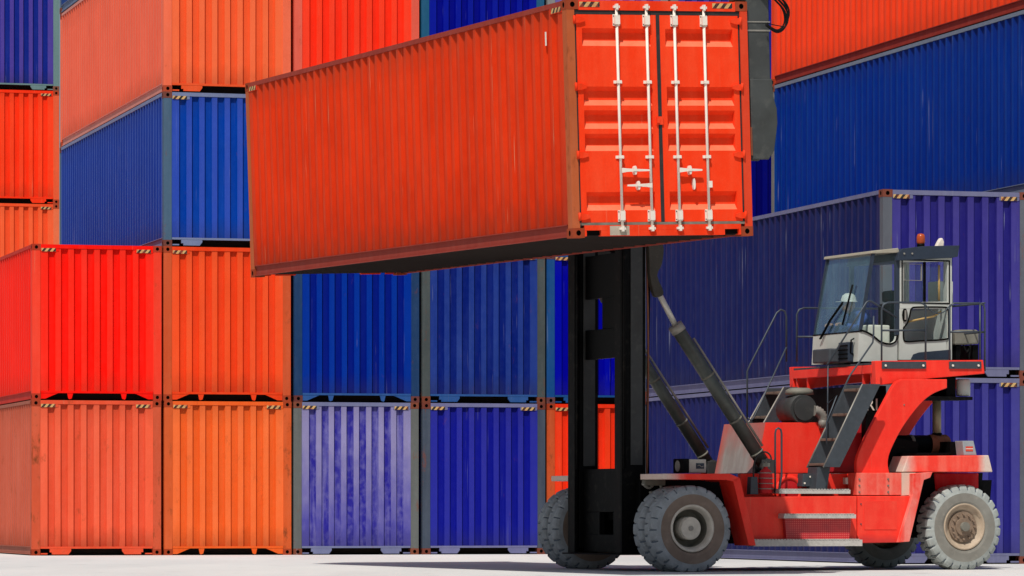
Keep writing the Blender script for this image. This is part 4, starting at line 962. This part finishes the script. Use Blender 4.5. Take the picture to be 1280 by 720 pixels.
# ------------------------------------------------------------------ the driver
def MTp(p): return MT @ Vector(p)
hx, hz = T(1064, 376, .0)
dv = thing('person', 'driver in a white hard hat and blue shirt leaning forward, sitting inside the cab', 'person', MTp((sx + .10, .25, sz + .02)), LY)
bx0, bz0 = sx + .12, sz + .26                    # pelvis in truck space
J = {'pel': (0, 0, .08), 'wst': (-.08, 0, .20), 'chs': (-.22, 0, .34), 'nck': (-.31, 0, .43), 'hd': (-.37, 0, .47),
     'sl': (-.25, -.17, .38), 'el': (-.40, -.24, .20), 'wl': (-.58, -.16, .26), 'sr': (-.25, .17, .38), 'er': (-.40, .24, .20), 'wr': (-.58, .16, .26),
     'hl': (-.02, -.10, .04), 'kl': (-.40, -.14, .08), 'al': (-.52, -.14, -.12), 'hr': (-.02, .10, .04), 'kr': (-.40, .14, .08), 'ar': (-.52, .14, -.12), 'tl': (-.60, -.14, -.14), 'tr': (-.60, .14, -.14)}
Rr = {'pel': .13, 'wst': .12, 'chs': .15, 'nck': .055, 'hd': .05, 'sl': .07, 'el': .05, 'wl': .032, 'sr': .07, 'er': .05, 'wr': .032, 'hl': .09, 'kl': .065, 'al': .042, 'hr': .09, 'kr': .065, 'ar': .042, 'tl': .035, 'tr': .035}
E_ = [('pel', 'wst'), ('wst', 'chs'), ('chs', 'nck'), ('nck', 'hd'), ('chs', 'sl'), ('sl', 'el'), ('el', 'wl'), ('chs', 'sr'), ('sr', 'er'), ('er', 'wr'), ('pel', 'hl'), ('hl', 'kl'), ('kl', 'al'), ('al', 'tl'), ('pel', 'hr'), ('hr', 'kr'), ('kr', 'ar'), ('ar', 'tr')]
ks = list(J)
def skinned(nm, pts, edges, rad, mat, parent):
    me = bpy.data.meshes.new(nm); bm = bmesh.new(); ly = bm.verts.layers.skin.verify()
    vs = [bm.verts.new(p) for p in pts]
    for v, r in zip(vs, rad): v[ly].radius = (r, r)
    vs[0][ly].use_root = True
    for a, b in edges: bm.edges.new((vs[a], vs[b]))
    bm.to_mesh(me); bm.free(); me.materials.append(mat)
    o = bpy.data.objects.new(nm, me); C.objects.link(o); o.parent = parent
    o.modifiers.new('skin', 'SKIN').use_smooth_shade = True
    sb = o.modifiers.new('sub', 'SUBSURF'); sb.levels = 1; sb.render_levels = 1; return o
skinned('body', [J[k] for k in ks], [(ks.index(a), ks.index(b)) for a, b in E_], [Rr[k] for k in ks], M['shirt'], dv)
hm = bmesh.new(); bmesh.ops.create_uvsphere(hm, u_segments=20, v_segments=14, radius=1)
for v in hm.verts:
    x, y, z = v.co; v.co = (x * .098 - .012 * (z < -.3), y * (.078 - .015 * max(0, -z)), z * .12)
    if x < -.8 and -.25 < z < .15 and abs(y) < .25: v.co.x -= .022
    if x < -.75 and .15 < z < .4 and abs(y) > .1: v.co.x += .010
for f in hm.faces: f.smooth = True
me = bpy.data.meshes.new('head'); hm.to_mesh(me); hm.free(); me.materials.append(M['driver_skin'])
hd = bpy.data.objects.new('head', me); C.objects.link(hd); hd.parent = dv; hd.location = (-.42, 0, .54)
part('hard_hat', MB().lathe([(.128, -.0), (.125, .012), (.112, .012), (.108, .05), (.09, .095), (.05, .122), (.0, .13)], (-.0, 0, .045), 24, ax=2).prism([(-.175, .045), (-.175, .052), (-.09, .062), (-.09, .045)], -.07, .07), M['white'], hd, .003)
for sy in (-1, 1):
    e = J['wl'] if sy < 0 else J['wr']; pts = [e, (e[0] - .05, e[1] + .0, e[2] + .01)]; ed = [(0, 1)]; rd = [.03, .034]
    for k, ln in enumerate((.055, .065, .07, .062)):
        yy = e[1] + (k - 1.5) * .018; i = len(pts)
        pts += [(e[0] - .08, yy, e[2] + .012), (e[0] - .08 - ln * .6, yy, e[2] + .005), (e[0] - .08 - ln * .7, yy, e[2] - .03)]; ed += [(1, i), (i, i + 1), (i + 1, i + 2)]; rd += [.010, .009, .008]
    i = len(pts); pts += [(e[0] - .05, e[1] - sy * .035, e[2] + .0), (e[0] - .085, e[1] - sy * .05, e[2] - .012)]; ed += [(1, i), (i, i + 1)]; rd += [.012, .009]
    skinned('hand', pts, ed, rd, M['driver_skin'], dv)
    part('ear', MB().tube([(0, sy * .072, -.02), (.005, sy * .088, -.02)], [.02, .024], 8), M['driver_skin'], hd)
    part('eye', MB().tube([(-.092, sy * .03, .012), (-.100, sy * .03, .012)], [.011, .008], 8), M['black'], hd)
part('mouth', MB().tube([(-.088, -.022, -.065), (-.094, 0, -.066), (-.088, .022, -.065)], .005, 6), plain('lips', (140, 80, 70), .6), hd)
